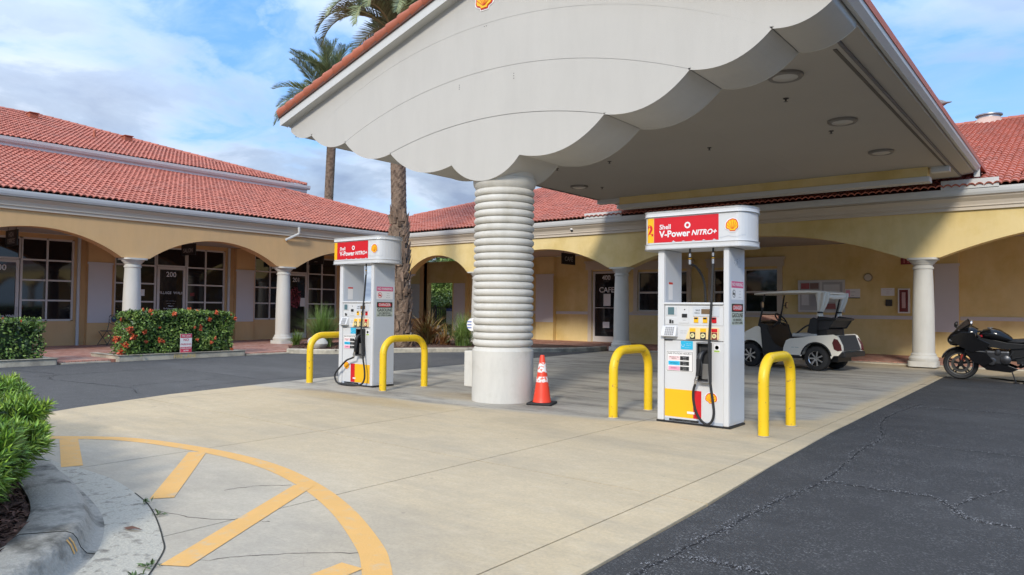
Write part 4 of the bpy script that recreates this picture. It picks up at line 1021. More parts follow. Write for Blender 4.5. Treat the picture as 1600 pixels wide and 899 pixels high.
    b = MB(); b.box(.115,.24,FY-.006,FY-.0035,1.332,1.39); part('screen', b, LCDB, pd)
    t = MB(); addtext(t, 'SALE', lambda u, v: front(.07+u, 1.375+v, .0035), .026); addtext(t, 'Gallons', lambda u, v: front(.062+u, 1.343+v, .0035), .022); addtext(t, '----- --- ------', lambda u, v: front(.17+u, 1.406+v, .0035), .016); part('lettering', t, LB, pd)
    for k, (gx, c) in enumerate(((.020, YEL), (.133, YEL), (.246, RED))):
        b = MB(); b.box(gx, gx+.055, FY-.006, FY+.01, 1.226, 1.292); gg = part('grade_price', b, c, P, bev=.003)
        b = MB(); b.box(gx+.006, gx+.049, FY-.0075, FY-.0063, 1.268, 1.288); part('screen', b, BLACK, gg)
    # keypad tray
    b = MB(); b.add([(-.392,FY+.01,1.04),(-.19,FY+.01,1.04),(-.19,FY+.01,1.18),(-.392,FY+.01,1.18),(-.392,FY-.07,1.055),(-.19,FY-.07,1.055),(-.20,FY-.02,1.178),(-.385,FY-.02,1.178)], [(0,1,5,4),(1,2,6,5),(2,3,7,6),(3,0,4,7),(4,5,6,7)]); kt = part('keypad_tray', b, PWHITE, P, bev=.008)
    b = MB()
    for k in range(5):
        for j in range(4):
            u0, v0 = -.336+k*.024, j*.026; y = FY-.068+v0*.42
            b.add([(u0, y-.001, 1.07+v0), (u0+.017, y-.001, 1.07+v0), (u0+.017, y+.0075, 1.09+v0), (u0, y+.0075, 1.09+v0)], [(0,1,2,3)])
    part('keypad', b, mat('key_grey', (.25, .25, .26), .5), kt)
    t = MB(); addtext(t, '------ ------', lambda u, v: front(-.115+u, 1.125+v, -.006), .020); addtext(t, '------ -----', lambda u, v: front(-.118+u, 1.10+v, -.006), .020); part('lettering', t, LB, P)
    b = MB(); b.prism([(-.025,1.165),(-.075,1.035),(.33,1.035),(.33,1.165)], FY-.018, FY+.012); gp = part('grade_panel', b, TAN, P, bev=.004)
    for gx, c, st in ((.012, YEL, '87'), (.145, YEL, '89'), (.285, RED, '93')):
        b = MB(); b.box(gx-.036, gx+.036, FY-.0215, FY-.0182, 1.118, 1.158); part('grade_label', b, c, gp)
        b = MB(); b.box(gx-.034, gx+.034, FY-.027, FY-.0182, 1.032, 1.112); bt = part('grade_button', b, BLACK if c is YEL else mat('button_maroon', (.2, .02, .03), .4), gp, bev=.014, seg=3)
        b = MB(); b.lathe([(.0,-.031),(.026,-.031),(.028,-.027)], (gx, FY, 1.072), 20, axis='y'); part('button_face', b, mat('button_pale', (.80, .72, .36), .4), bt)
        t = MB(); addtext(t, st, lambda u, v: (gx+u, FY-.0322, 1.072+v), .032, 'CENTER', .01); part('lettering', t, LB, bt)
    b = MB(); b.box(-.372,-.26,FY-.002,FY+.01,1.003,1.012); part('latch', b, BLACK, P)
    # stickers
    def sticker(name, x0, x1, z0, z1, m_, t=.0015):
        b = MB(); b.box(x0, x1, FY+.009-t, FY+.0098, z0, z1); return part(name, b, m_, P)
    st = sticker('blue_sticker', -.152, .003, .90, 1.002, CYAN)
    t = MB(); q = lambda u, v: (u, FY+.0065, v)
    ib = MB(); ring = [(-.125+.02*math.cos(a), .952+.02*math.sin(a)) for a in [math.radians(150+i*20) for i in range(13)]]
    ib.add([q(u, v) for u, v in ring]+[q(u*.84-.125*.16, v*.84+.952*.16) for u, v in ring], [(i, i+1, 14+i, 13+i) for i in range(12)]); part('access_symbol', ib, LW, st)
    addtext(t, '---- ----', lambda u, v: q(-.05+u, .972+v), .022); addtext(t, '---------', lambda u, v: q(-.05+u, .95+v), .020); addtext(t, '---- -----', lambda u, v: q(-.07+u, .922+v), .018); part('lettering', t, LW, st)
    st = sticker('hours_sign', -.344, .01, .624, .879, SIGNW)
    b = MB(); 
    for x0, x1, z0, z1 in ((-.335,.001,.632,.636),(-.335,.001,.866,.870),(-.335,-.331,.6365,.8655),(-.003,.001,.6365,.8655)): b.box(x0, x1, FY+.006, FY+.0074, z0, z1)
    part('sign_border', b, LB, st)
    t = MB(); addtext(t, 'GAS STATION HOURS !', lambda u, v: q(-.165+u, .845+v), .030, 'CENTER', .012)
    for z, st2 in ((.80, 'MONDAY TO'), (.782, 'FRIDAY'), (.728, 'SATURDAY'), (.668, 'SUNDAY')): addtext(t, st2, lambda u, v, z=z: (-.24+u, FY+.0048, z+v), .020, 'CENTER', .008)
    part('lettering', t, LB, st)
    for z0, c in ((.768, mat('print_pale_pink', (.82, .58, .58), .5)), (.705, CYAN), (.642, PINK)):
        b = MB(); b.box(-.315,-.165,FY+.0055,FY+.0074,z0,z0+.048); part('hours_band', b, c, st)
        b = MB(); b.box(-.160,-.045,FY+.0055,FY+.0074,z0,z0+.048); part('hours_box', b, LB, st)
        t = MB(); addtext(t, '---- --', lambda u, v: (-.102+u, FY+.0050, z0+.034+v), .021, 'CENTER', .01); addtext(t, '---- --', lambda u, v: (-.102+u, FY+.0050, z0+.013+v), .021, 'CENTER', .01); part('lettering', t, LW, st)
    st = sticker('green_sticker', .268, .342, .878, .972, SIGNW); b = MB(); b.box(.272,.338,FY+.006,FY+.0074,.885,.905); part('green_band', b, GREEN, st); b = MB(); b.lathe([(0,0),(.024,0)], (.305, FY+.0064, .938), 14, axis='y'); part('green_disc', b, GREEN, st)
    # lower panels
    if not left:
        sticker('yellow_kick_panel', -.392+.03, .010, .078, .411, YEL); sticker('red_kick_panel', .012, .112, .078, .411, RED); ex_ = .236
        b = MB(); b.box(-.066,.029,FY+.003,FY+.007,.128,.156); part('service_label', b, SIGNW, P)
    else:
        sticker('yellow_kick_panel', -.022, .372, .060, .378, YEL); sticker('red_kick_panel', -.134, -.024, .060, .378, RED); ex_ = -.245
        b = MB(); b.box(-.07,.0,FY+.003,FY+.007,.115,.14); part('service_label', b, SIGNW, P)
    emblem('scallop_emblem', P, ex_, .335, .068, lambda u, v, t: (u, FY+.0085-t, v))
    b = MB(); b.box(-.362,.382,FY+.006,FY+.0098,.024,.058); pl = part('kick_plate', b, mat('kick_grey', (.42, .46, .52), .5), P)
    b = MB(); b.box(-.30,.08,FY+.003,FY+.0058,.028,.055); part('warning_strip', b, LB, pl)
    t = MB(); addtext(t, '-------', lambda u, v: (-.25+u, FY+.0024, .046+v), .018); addtext(t, '---- --- ------ -- -------', lambda u, v: (-.07+u, FY+.0024, .038+v), .013); part('lettering', t, PGREY, pl)
    # nozzle boot
    b = MB(); x0, x1, z0, z1 = .080, .246, .522, .995; w = .016
    b.box(x0, x0+w, FY-.065, FY+.0095, z0, z1); b.box(x1-w, x1, FY-.065, FY+.0095, z0, z1); b.box(x0+w+.001, x1-w-.001, FY-.0635, FY+.009, z1-.02, z1); b.box(x0+w+.001, x1-w-.001, FY-.0635, FY+.009, z0, z0+.03)
    bt = part('nozzle_boot', b, BLACK, P, bev=.008, seg=2)
    b = MB(); f = .0115
    for a in ((x0-.001, x0+f, z0, z1), (x1-f-.004, x1-.006, z0, z1-.002), (x0+f, x1-f-.004, z1-.014, z1-.001), (x0+f, x1-f-.004, z0, z0+.014)): b.box(a[0], a[1], FY-.0685, FY-.0655, a[2], a[3])
    part('boot_rim', b, STEEL, bt); b = MB(); b.box(x0+w+.001, x1-w-.001, FY+.004, FY+.0085, z0+.031, z1-.021); part('boot_back', b, mat('boot_dark', (.03, .03, .032), .6), bt)
    b = MB(); b.box(x0+w+.035, x1-w-.004, FY-.04, FY+.003, z0+.035, z0+.22); part('boot_pocket', b, mat('boot_grey', (.16, .155, .15), .55), bt, bev=.01)
    # nozzle: spout up in the boot, grip, chromed tail to the hose
    nz = MB(); nz.tube([(.195,FY-.02,.90),(.165,FY-.055,.885),(.145,FY-.08,.85),(.135,FY-.09,.80)], [.012,.022,.034,.036], 10)
    nz.tube([(.135,FY-.09,.80),(.13,FY-.095,.74),(.122,FY-.10,.66),(.112,FY-.105,.60)], [.040,.036,.026,.022], 10); nz.box(.150,.162,FY-.105,FY-.085,.60,.80)
    nz.tube([(.155,FY-.095,.80),(.175,FY-.12,.74),(.165,FY-.125,.64),(.125,FY-.11,.60)], .007, 6)
    no = part('nozzle', nz, BLACK, P)
    b = MB(); b.tube([(.112,FY-.105,.602),(.098,FY-.108,.555),(.088,FY-.108,.505)], [.020,.022,.017], 10); b.lathe([(.0,-.006),(.026,-.006),(.026,.006),(0,.006)], (.098,FY-.108,.552), 12); part('nozzle_swivel', b, CHROME, no)
    # hose
    tz = 2.13
    if not left: pts = [(.244,-.20,1.95),(.246,-.245,1.5),(.247,FY-.07,1.1),(.25,FY-.085,.85),(.265,FY-.09,.55),(.30,FY-.09,.30),(.310,FY-.09,.18),(.285,FY-.09,.085),(.225,FY-.09,.042),(.15,FY-.09,.085),(.09,FY-.09,.18),(.058,FY-.09,.31),(.060,FY-.098,.42),(.086,FY-.108,.50)]
    else: pts = [(.205,-.20,1.95),(.215,-.245,1.5),(.23,FY-.07,1.1),(.26,FY-.085,.85),(.31,FY-.09,.50),(.355,FY-.09,.28),(.35,FY-.09,.14),(.28,FY-.10,.05),(.10,FY-.13,.022),(-.12,FY-.15,.022),(-.30,FY-.14,.04),(-.40,FY-.12,.11),(-.40,FY-.11,.20),(-.30,FY-.10,.30),(-.13,FY-.10,.43),(.0,FY-.105,.475),(.086,FY-.108,.50)]
    b = MB(); b.tube(crom(pts, 7), .0155, 10); part('hose', b, RUBBER, P)
    xs = [(pts[0][0], 1)] + ([(-.05, 0)] if not left else [])
    for x, full in xs:
        b = MB(); b.tube([(x,-.20,2.12),(x,-.20,2.05)], .012, 8, 1); b.tube([(x,-.20,2.06),(x,-.20,2.02)], .018, 10); b.tube([(x,-.20,2.02),(x,-.20,1.985)], .014, 10, 1); b.tube([(x,-.20,1.985),(x,-.20,1.93)], .019, 10); b.tube([(x,-.20,2.00),(x,-.20,1.995)], .021, 10, 2)
        part('hose_breakaway', b, [STEEL, BLACK, YEL], P)
    if not left:
        b = MB(); b.tube(crom([(-.05,-.20,1.93),(-.05,.0,1.9),(-.05,.23,1.7),(-.05,.27,1.2)], 5), .0155, 8); part('rear_hose', b, RUBBER, P)
    # small label on the inner face of the near post; decals on the outer side
    b = MB(); b.box(-.3640,-.3628,-.13,-.02,1.50,1.72); lb = part('certificate', b, SIGNW, P); b = MB(); b.box(-.3627,-.3620,-.13,-.02,1.695,1.72); part('certificate_header', b, SRED, lb)
    sx = .4580
    def side(u, v, t=0.0): return (sx+t, u, v)
    b = MB(); b.box(sx, sx+.0015, -.175,.195,1.505,1.722); np_ = part('no_parking_decal', b, SIGNW, P)
    b = MB(); b.box(sx+.0016, sx+.0028, -.175,.195,1.645,1.722); part('decal_header', b, mat('print_salmon', (.70, .16, .10) if left else (.62, .10, .22), .5), np_)
    t = MB(); addtext(t, 'NO PARKING', lambda u, v: side(.01+u, 1.683+v, .0034), .055, 'CENTER', .02); part('lettering', t, LW, np_)
    b = MB(); ci = [(math.cos(i*math.pi/8), math.sin(i*math.pi/8)) for i in range(17)]
    for i in range(16):
        (a0, b0), (a1, b1) = ci[i], ci[i+1]; b.add([side(-.10+.048*a0, 1.575+.048*b0, .0022), side(-.10+.048*a1, 1.575+.048*b1, .0022), side(-.10+.040*a1, 1.575+.040*b1, .0022), side(-.10+.040*a0, 1.575+.040*b0, .0022)], [(0,1,2,3)])
    b.add([side(-.13, 1.56, .0022), side(-.075, 1.56, .0022), side(-.075, 1.585, .0022), side(-.13, 1.585, .0022)], [(0,1,2,3)]); b.add([side(-.137,1.606,.0026), side(-.131,1.612,.0026), side(-.063,1.544,.0026), side(-.069,1.538,.0026)], [(0,1,2,3)]); part('no_parking_symbol', b, LB if not left else SRED, np_)
    t = MB()
    for z, s2 in ((1.61, '-- ---'), (1.575, '---- --'), (1.538, '---- ----')): addtext(t, s2, lambda u, v, z=z: side(.085+u, z+v, .0026), .030, 'CENTER', .01)
    part('lettering', t, LB, np_)
    b = MB(); b.box(sx, sx+.0015, -.175,.195,1.205,1.46); dg = part('danger_decal', b, mat('decal_grey_green', (.50, .54, .46), .5), P)
    b = MB(); b.box(sx+.0016, sx+.0024, -.165,.185,1.36,1.455); part('decal_black', b, LB, dg); b = MB(); el = [(.01+.15*math.copysign(abs(math.cos(a))**.6, math.cos(a)), 1.408+.036*math.copysign(abs(math.sin(a))**.6, math.sin(a))) for a in [i*math.pi/12 for i in range(24)]]; b.add([side(u, v, .0032) for u, v in el], [tuple(range(24))]); part('danger_oval', b, RED, dg)
    t = MB(); addtext(t, 'DANGER', lambda u, v: side(.01+u, 1.408+v, .004), .065, 'CENTER', .015); part('lettering', t, LW, dg)
    t = MB(); addtext(t, 'GASOLINE', lambda u, v: side(.01+u, 1.318+v, .003), .072, 'CENTER', .02); addtext(t, 'NO SMOKING', lambda u, v: side(.01+u, 1.265+v, .003), .042, 'CENTER', .015); addtext(t, 'NO OPEN FLAMES', lambda u, v: side(.01+u, 1.228+v, .003), .040, 'CENTER', .015); part('lettering', t, LB, dg)
    if not left:
        b = MB()
        for i in range(26): 
            u = R.uniform(-.10, .12); v = R.uniform(1.88, 2.0); b.add([side(u, v, .002), side(u+R.uniform(.004, .03), v+R.uniform(-.006, .006), .002), side(u+.006, v+R.uniform(.004, .018), .002)], [(0,1,2)])
        part('torn_label', b, mat('torn_label', (.22, .28, .32), .7), P)
    return P
make_pump((-3.70, 8.355, .0), 'white fuel pump marked 2, red and yellow topper, nearest the golf cart', False)
make_pump((-9.95, 8.355, .0), 'white fuel pump without a number, hose looping left, in front of the palm trunk', True)

# ------------------------------------------------------------------ U bollards
b = MB(); h = .85; L0 = .47; cr = .26; path = [(0,-L0,.0),(0,-L0,h-cr-.1)]
path += [(0, -L0+cr-cr*math.cos(a), h-cr+cr*math.sin(a)) for a in [math.pi/2*i/8 for i in range(9)]]
path += [(0, L0-cr+cr*math.cos(a), h-cr+cr*math.sin(a)) for a in [math.pi/2-math.pi/2*i/8 for i in range(9)]]
path += [(0,L0,h-cr-.1),(0,L0,.0)]
b.tube(path, .058, 16); BME = b.mesh('bar', BOLL)
f = MB(); f.lathe([(.0,.003),(.072,.003),(.070,.007),(.060,.010)], (0,0,0), 16); FME = f.mesh('grout_ring', KERB)
for (x, y, lb) in ((-4.70, 8.44, 'yellow steel hoop bollard between the orange cone and the pump marked 2'), (-2.78, 8.40, 'yellow steel hoop bollard in front of the golf cart, right of the pump marked 2'),
                   (-10.85, 8.30, 'yellow steel hoop bollard partly hidden behind the left fuel pump'), (-8.98, 8.37, 'yellow steel hoop bollard between the left fuel pump and the thick column')):
    t = thing('bollard', lb, 'bollard', (x, y, 0), R.uniform(-.03, .03), 'hoop bollards guarding the pumps')
    link('bar', BME, t); link('grout_ring', FME, t, (0, -.47, 0)); link('grout_ring', FME, t, (0, .47, 0))

# ------------------------------------------------------------------ traffic cone
t = thing('traffic_cone', 'orange traffic cone with peeling white bands beside the thick ribbed column', 'traffic cone', (-6.13, 8.40, 0), .35)
b = MB(); b.box(-.185,.185,-.185,.185,.0,.035); part('cone_base', b, RUBBER, t, bev=.03, seg=3)
CO = mat('cone_orange', (.82, .055, .02), .45, .06, 6)
b = MB(); b.lathe([(.135,.036),(.13,.05),(.118,.12),(.033,.69),(.028,.705),(.02,.705),(.018,.66)], n=32); part('cone_body', b, CO, t)
CW = mat('cone_band', (.80, .78, .76), .5, .05, 8, col2=(.82, .10, .05), mixscale=26, mixpos=(.50, .56), objc=True)
rc = lambda z: .118-(z-.12)/(.57)*.085
for z0, z1 in ((.32,.40),(.46,.60)):
    b = MB(); b.lathe([(rc(z0)+.001, z0), (rc(z0)+.0025, z0+.001), (rc(z1)+.0025, z1-.001), (rc(z1)+.001, z1)], n=32); part('reflective_band', b, CW, t)
# ------------------------------------------------------------------ golf cart (x forward, y left; rear axle at x = 0)
CC = mat('cart_cream', (.86, .81, .70), .35, .04, 3, coat=.3)
CB = mat('cart_black', (.014, .014, .015), .5, .25, 8)
SEATB = mat('cart_seat_black', (.02, .02, .022), .6, .2, 10)
SEATW = mat('cart_seat_pale', (.50, .49, .46), .6, .05)
WIND = mat('clear_acrylic', (.85, .88, .88), .03, .02, trans=1.0)
CART = thing('golf_cart', 'cream golf cart with black seats and tied-back rear curtains parked under the canopy', 'golf cart', (-4.78, 17.90, 0), math.radians(171))
def arch(cx, cz, r, a0, a1, n=10): return [(cx+r*math.cos(math.radians(a0+(a1-a0)*i/n)), cz+r*math.sin(math.radians(a0+(a1-a0)*i/n))) for i in range(n+1)]
def wheel(parent, x, y, r, w, side, spokes=7, tread=RUBBER, rimm=CHROME):
    b = MB(); b.lathe([(r*.60,-w/2),(r*.80,-w/2),(r*.95,-w*.42),(r,-w*.25),(r,w*.25),(r*.95,w*.42),(r*.80,w/2),(r*.60,w/2)], (0,0,0), 28, axis='y', caps=False); o = part('wheel', b, tread, parent, loc=(x, y, r))
    q = MB(); s_ = side; y1 = s_*w*.44
    q.lathe([(r*.62,-w*.45),(r*.58,-w*.40),(r*.56,0),(r*.58,w*.40),(r*.62,w*.45)], (0,0,0), 28, axis='y', caps=False); q.lathe([(0,s_*w*.40),(r*.13,s_*w*.40),(r*.15,s_*w*.30)], (0,0,0), 14, axis='y')
    for k in range(spokes):
        a = 2*math.pi*k/spokes; ca, sa = math.cos(a), math.sin(a)
        q.bar((r*.1*ca, s_*w*.33, r*.1*sa), (r*.585*ca, s_*w*.37, r*.585*sa), r*.13, r*.10, 0, (0,1,0))
    q2 = MB(); q2.lathe([(0,s_*w*.10),(r*.58,s_*w*.10)], (0,0,0), 24, axis='y'); part('rim', q, rimm, o); part('rim_shadow_disc', q2, CB, o)
    return o
for x in (0, 1.66):
    for y in (.48, -.48): wheel(CART, x, y, .285, .20, 1 if y > 0 else -1, 7)
ol = [(-.50,.40),(-.57,.48),(-.56,.60),(-.46,.80),(-.40,.825),(-.15,.80),(.12,.775),(.30,.74),(.62,.70),(.70,.66),(.76,.50),(.77,.37),(.40,.35)] + arch(0,.30,.365,8,172)[:] + [(-.40,.40)]
b = MB(); b.prism(ol, -.57, .57); part('rear_body', b, CC, CART, bev=.03, seg=3)
b = MB(); b.box(-.42,.42,-.36,.36,.22,.66); part('wheel_well', b, CB, CART); b = MB(); b.box(1.25,2.0,-.36,.36,.22,.6); part('wheel_well', b, CB, CART)
b = MB(); b.box(.38,1.30,-.585,.585,.27,.345); b.box(.70,1.40,-.54,.54,.345,.37); part('rocker_floor', b, CB, CART, bev=.012)
# trim round the rear arch
b = MB(); b.tube([(x, .572, z) for x, z in arch(0,.30,.352,10,170,14)], .018, 6); b.tube([(x, -.572, z) for x, z in arch(0,.30,.352,10,170,14)], .018, 6); part('arch_trim', b, CB, CART)
b = MB(); b.box(-.66,-.50,-.56,.56,.34,.46); part('rear_bumper', b, CB, CART, bev=.025, seg=3)
b = MB(); b.add([(-.615,-.42,.49),(-.615,.42,.49),(-.49,.42,.83),(-.49,-.42,.83),(-.52,-.40,.49),(-.52,.40,.49),(-.40,.40,.80),(-.40,-.40,.80)], [(0,1,2,3),(0,4,5,1),(3,2,6,7),(0,3,7,4),(1,5,6,2)]); part('bag_well_panel', b, mat('cart_grid', (.035, .038, .042), .7, .4, 90), CART)
for y in (.47,-.47):
    b = MB(); b.prism([(-.596,.50),(-.575,.62),(-.50,.74),(-.42,.76),(-.38,.66),(-.42,.52),(-.50,.48)], y-.075*(1 if y < 0 else -1.45), y+.11*(1 if y > 0 else -1)); tl = part('tail_light', b, mat('tail_lens', (.09, .012, .014), .15, coat=.5), CART, bev=.02)
# seat pod and cushions
b = MB(); b.box(.02,.60,-.53,.53,.755,.86); part('seat_cushion', b, SEATW, CART, bev=.035, seg=3)
b = MB(); b.box(-.28,.62,-.545,.545,.742,.775); part('seat_base', b, CB, CART, bev=.01)
b = MB(); b.prism([(-.20,.80),(.12,.80),(.08,.98),(-.18,.97)], -.46, .46); part('rear_tray', b, CB, CART, bev=.02)
b = MB(); b.prism([(.12,.88),(.19,.90),(.13,1.17),(.07,1.20),(.01,1.18),(.03,.88)], -.52, .52); part('seat_back', b, SEATB, CART, bev=.035, seg=3)
b = MB(); b.prism([(-.06,.97),(.04,.97),(.01,1.17),(-.08,1.225),(-.34,1.20),(-.34,1.15),(-.24,1.0)], -.50, .50); part('folded_rear_seat', b, SEATB, CART, bev=.03, seg=2)
b = MB(); b.tube([(-.40,.50,1.19),(-.40,-.50,1.19)], .03, 8); b.tube([(-.04,.5,1.17),(-.40,.5,1.19)], .022, 8); b.tube([(-.04,-.5,1.17),(-.40,-.5,1.19)], .022, 8); part('grab_bar', b, CB, CART)
for y in (.50,-.50):
    b = MB(); b.tube(crom([(.62,y,.80),(.48,y,.86),(.30,y,1.0),(.16,y,1.06),(.10,y,1.02),(.12,y,.80)], 6), .020, 8); part('armrest', b, CB, CART)
# front cowl
ol = [(1.30,.36),(1.31,.62),(1.33,.92),(1.42,1.00),(1.52,.99),(1.78,.86),(1.96,.72),(2.06,.58),(2.08,.46),(2.02,.38)] + arch(1.66,.30,.36,10,170)
b = MB(); b.prism(ol, -.54, .54); part('front_cowl', b, CC, CART, bev=.05, seg=3)
b = MB(); b.box(1.99,2.11,-.50,.50,.30,.43); part('front_bumper', b, CB, CART, bev=.025)
for y in (.36,-.36):
    b = MB(); b.ball((1.99,y,.62), (.07,.10,.07), 12, 8); part('headlight', b, mat('lamp_glass', (.6,.6,.6), .1, coat=.5), CART)
b = MB(); b.prism([(1.05,.36),(1.30,.36),(1.345,.95),(1.42,1.02),(1.36,1.06),(1.22,1.02),(1.16,.80)], -.545, .545); part('dashboard', b, CB, CART, bev=.02)
b = MB(); b.prism([(.74,.345),(1.32,.36),(1.38,.99),(1.24,.99),(1.02,.60),(.80,.48)], .546, .560); part('side_shield', b, CB, CART); b = MB(); b.prism([(.74,.345),(1.32,.36),(1.38,.99),(1.24,.99),(1.02,.60),(.80,.48)], -.560, -.546); part('side_shield', b, CB, CART)
# steering
b = MB(); b.tube([(1.28,.26,.92),(1.02,.26,1.15)], .024, 8); c0 = Vector((1.0,.26,1.17)); ax = Vector((-.75,0,.66)).normalized(); u = Vector((0,1,0)); w = ax.cross(u)
b.tube([c0+(u*math.cos(a)+w*math.sin(a))*.18 for a in [2*math.pi*i/24 for i in range(24)]], .018, 8, closed=True)
for k in range(3):
    a = 2*math.pi*k/3+.5; b.tube([c0, c0+(u*math.cos(a)+w*math.sin(a))*.18], .012, 6)
part('steering_wheel', b, CB, CART)
# roof on struts
for y in (.50,-.50):
    b = MB(); b.tube([(1.47,y,.93),(1.36,y*1.0,1.40),(1.30,y,1.77)], [.026,.022,.020], 8); part('roof_strut', b, CB, CART)
    b = MB(); b.tube([(.06,y*.9,.95),(-.02,y*.9,1.30),(-.14,y*.9,1.78)], .020, 8); part('roof_strut', b, CB, CART)
rr = []
for x, h0, hz, zc in ((1.62,.40,.012,1.775),(1.56,.53,.022,1.785),(1.2,.575,.032,1.81),(.6,.585,.042,1.83),(.2,.585,.042,1.83),(-.12,.575,.034,1.815),(-.22,.54,.022,1.80),(-.26,.45,.012,1.79)): rr.append(ring_se(x, 0, zc, h0, hz, 28, 4.5))
b = MB(); b.loft(rr); b.box(.2,.75,.575,.592,1.80,1.825); part('cart_roof', b, CC, CART)
b = MB(); b.add([(1.475,-.47,.98),(1.475,.47,.98),(1.40,.47,1.28),(1.40,-.47,1.28),(1.481,-.47,.98),(1.481,.47,.98),(1.406,.47,1.28),(1.406,-.47,1.28)], [(0,1,2,3),(7,6,5,4),(0,3,7,4),(1,5,6,2),(3,2,6,7),(0,4,5,1)]); part('windshield', b, WIND, CART)
b = MB(); b.tube([(1.40,-.48,1.28),(1.40,.48,1.28)], .012, 6); part('windshield_rail', b, CB, CART)
for y, sg in ((.60,1),(-.60,-1)):
    b = MB(); b.tube([(1.33,sg*.50,1.50),(1.31,y,1.52)], .010, 6); mo = part('mirror', b, CB, CART); b = MB(); b.loft([ring_se(1.315, y+sg*.02, 1.52, .055, .075, 16, 3), ring_se(1.285, y+sg*.02, 1.52, .065, .085, 16, 3)]); part('mirror_shell', b, CB, mo); b = MB(); b.loft([ring_se(1.2835, y+sg*.02, 1.52, .05, .068, 16, 3), ring_se(1.282, y+sg*.02, 1.52, .05, .068, 16, 3)]); part('mirror_glass', b, CHROME, mo)
# tied-back curtains
CUR = mat('curtain_vinyl', (.66, .63, .56), .55, .08, 14, .5, 20)
for y in (.50,-.50):
    b = MB(); n = 36; rings = []
    for i, (x, z, rx, ry) in enumerate(((-.13,1.81,.13,.08),(-.13,1.74,.135,.085),(-.125,1.62,.12,.075),(-.11,1.50,.095,.065),(-.08,1.39,.062,.05),(-.07,1.35,.048,.04),(-.06,1.26,.06,.055))):
        rings.append([(x+rx*math.cos(2*math.pi*j/n)*(1+.30*math.cos(6*2*math.pi*j/n+i*.5)), y+ry*math.sin(2*math.pi*j/n)*(1+.30*math.cos(6*2*math.pi*j/n+i*.5)), z) for j in range(n)])
    b.loft(rings); co = part('tied_curtain', b, CUR, CART, ang=60); b = MB(); b.lathe([(.062,-.018),(.066,0),(.062,.018)], (-.072,y,1.35), 16); part('tie_strap', b, CB, co)
b = MB(); rings = []
for i in range(13):
    y = -.52+1.04*i/12; rings.append(ring_se(0, 0, 0, .045, .06, 12, 2.2)); rings[-1] = [(-.20+p[1]*1.0, y, 1.745-.035*math.sin(math.pi*i/12)+p[2]+.012*math.sin(i*2.3)) for p in rings[-1]]
b.loft(rings); part('rolled_curtain', b, CUR, CART)
b = MB(); t = MB(); addtext(t, '--- ----', lambda u, v: (.50-u, .5715, .53+v), .07, 'CENTER', .01); part('lettering', t, mat('print_teal', (.03, .22, .24), .5), CART)

# ------------------------------------------------------------------ motorcycle (x forward, y left; rear axle at x = 0)
BK = mat('bike_gloss_black', (.006, .006, .007), .16, .2, 5, coat=.2, spec=.35); BM = mat('bike_matt_black', (.011, .011, .012), .5, .2, 12); EN = mat('engine_grey', (.10, .10, .105), .38, .3, 20, metal=.8)
BIKE = thing('motorcycle', 'black sports motorcycle on its side stand at the edge of the asphalt lot', 'motorcycle', (-.64, 17.62, 0), math.pi)
BIKE.rotation_euler = (math.radians(7) , 0, math.pi); BIKE.rotation_euler = (math.radians(-7), 0, math.pi); BIKE.scale = (1.07,)*3; BIKE.location = (-.53, 17.62, 0)
def bwheel(x, r, w, nm):
    b = MB(); pr = [(r*.73,-w*.30),(r*.90,-w*.5),(r*.97,-w*.36),(r,0),(r*.97,w*.36),(r*.90,w*.5),(r*.73,w*.30)]; b.lathe(pr, (0,0,0), 36, axis='y', caps=False); o = part('wheel', b, RUBBER, BIKE, loc=(x, 0, r))
    q = MB(); q.lathe([(r*.73,-w*.32),(r*.67,-w*.25),(r*.66,w*.25),(r*.73,w*.32)], (0,0,0), 36, axis='y', caps=False)
    for k in range(5):
        a = 2*math.pi*k/5+.3
        for da in (-.13,.13): q.bar((r*.10*math.cos(a), 0, r*.10*math.sin(a)), (r*.67*math.cos(a+da), 0, r*.67*math.sin(a+da)), r*.09, .035, 0, (0,1,0))
    q.lathe([(0,-.05),(.045,-.05),(.045,.05),(0,.05)], (0,0,0), 14, axis='y'); part('rim', q, BM, o)
    for y in ((.055,-.055) if x > 1 else (-.055,)):
        d = MB(); d.lathe([(.115 if x > 1 else .06,y-.003),(.155 if x > 1 else .11,y-.003),(.155 if x > 1 else .11,y+.003),(.115 if x > 1 else .06,y+.003)], (0,0,0), 30, axis='y', caps=False); part('brake_disc', d, mat('disc_steel', (.22,.21,.20), .4, metal=1.0), o)
    return o
bwheel(0, .318, .185, 'r'); bwheel(1.42, .30, .145, 'f')
fa, ft = Vector((1.42,0,.30)), Vector((1.17,0,.92))
for y in (.095,-.095):
    b = MB(); b.tube([fa+Vector((0,y,0)), fa+(ft-fa)*.55+Vector((0,y,0))], .026, 10); fo = part('fork_leg', b, BM, BIKE); b = MB(); b.tube([fa+(ft-fa)*.5+Vector((0,y,0)), ft+Vector((0,y,0))], .021, 10); part('fork_tube', b, mat('gold_tube', (.32,.30,.28), .3, metal=1.0), fo)
    b = MB(); b.box(1.35,1.41,y-.02,y+.02,.38,.50); part('brake_caliper', b, mat('caliper_red', (.30,.03,.02), .35), BIKE, bev=.01)
b = MB(); rg = []
for i in range(12):
    a = math.radians(20+130*i/11); x, z = 1.42+.325*math.cos(a), .30+.325*math.sin(a); rg.append([(x+.02*math.cos(a)*q, .075*s_, z+.02*math.sin(a)*q) for s_, q in ((-1,-1.2),(-.8,.3),(0,1),(.8,.3),(1,-1.2),(0,-.2))])
b.loft(rg); part('front_fender', b, BK, BIKE)
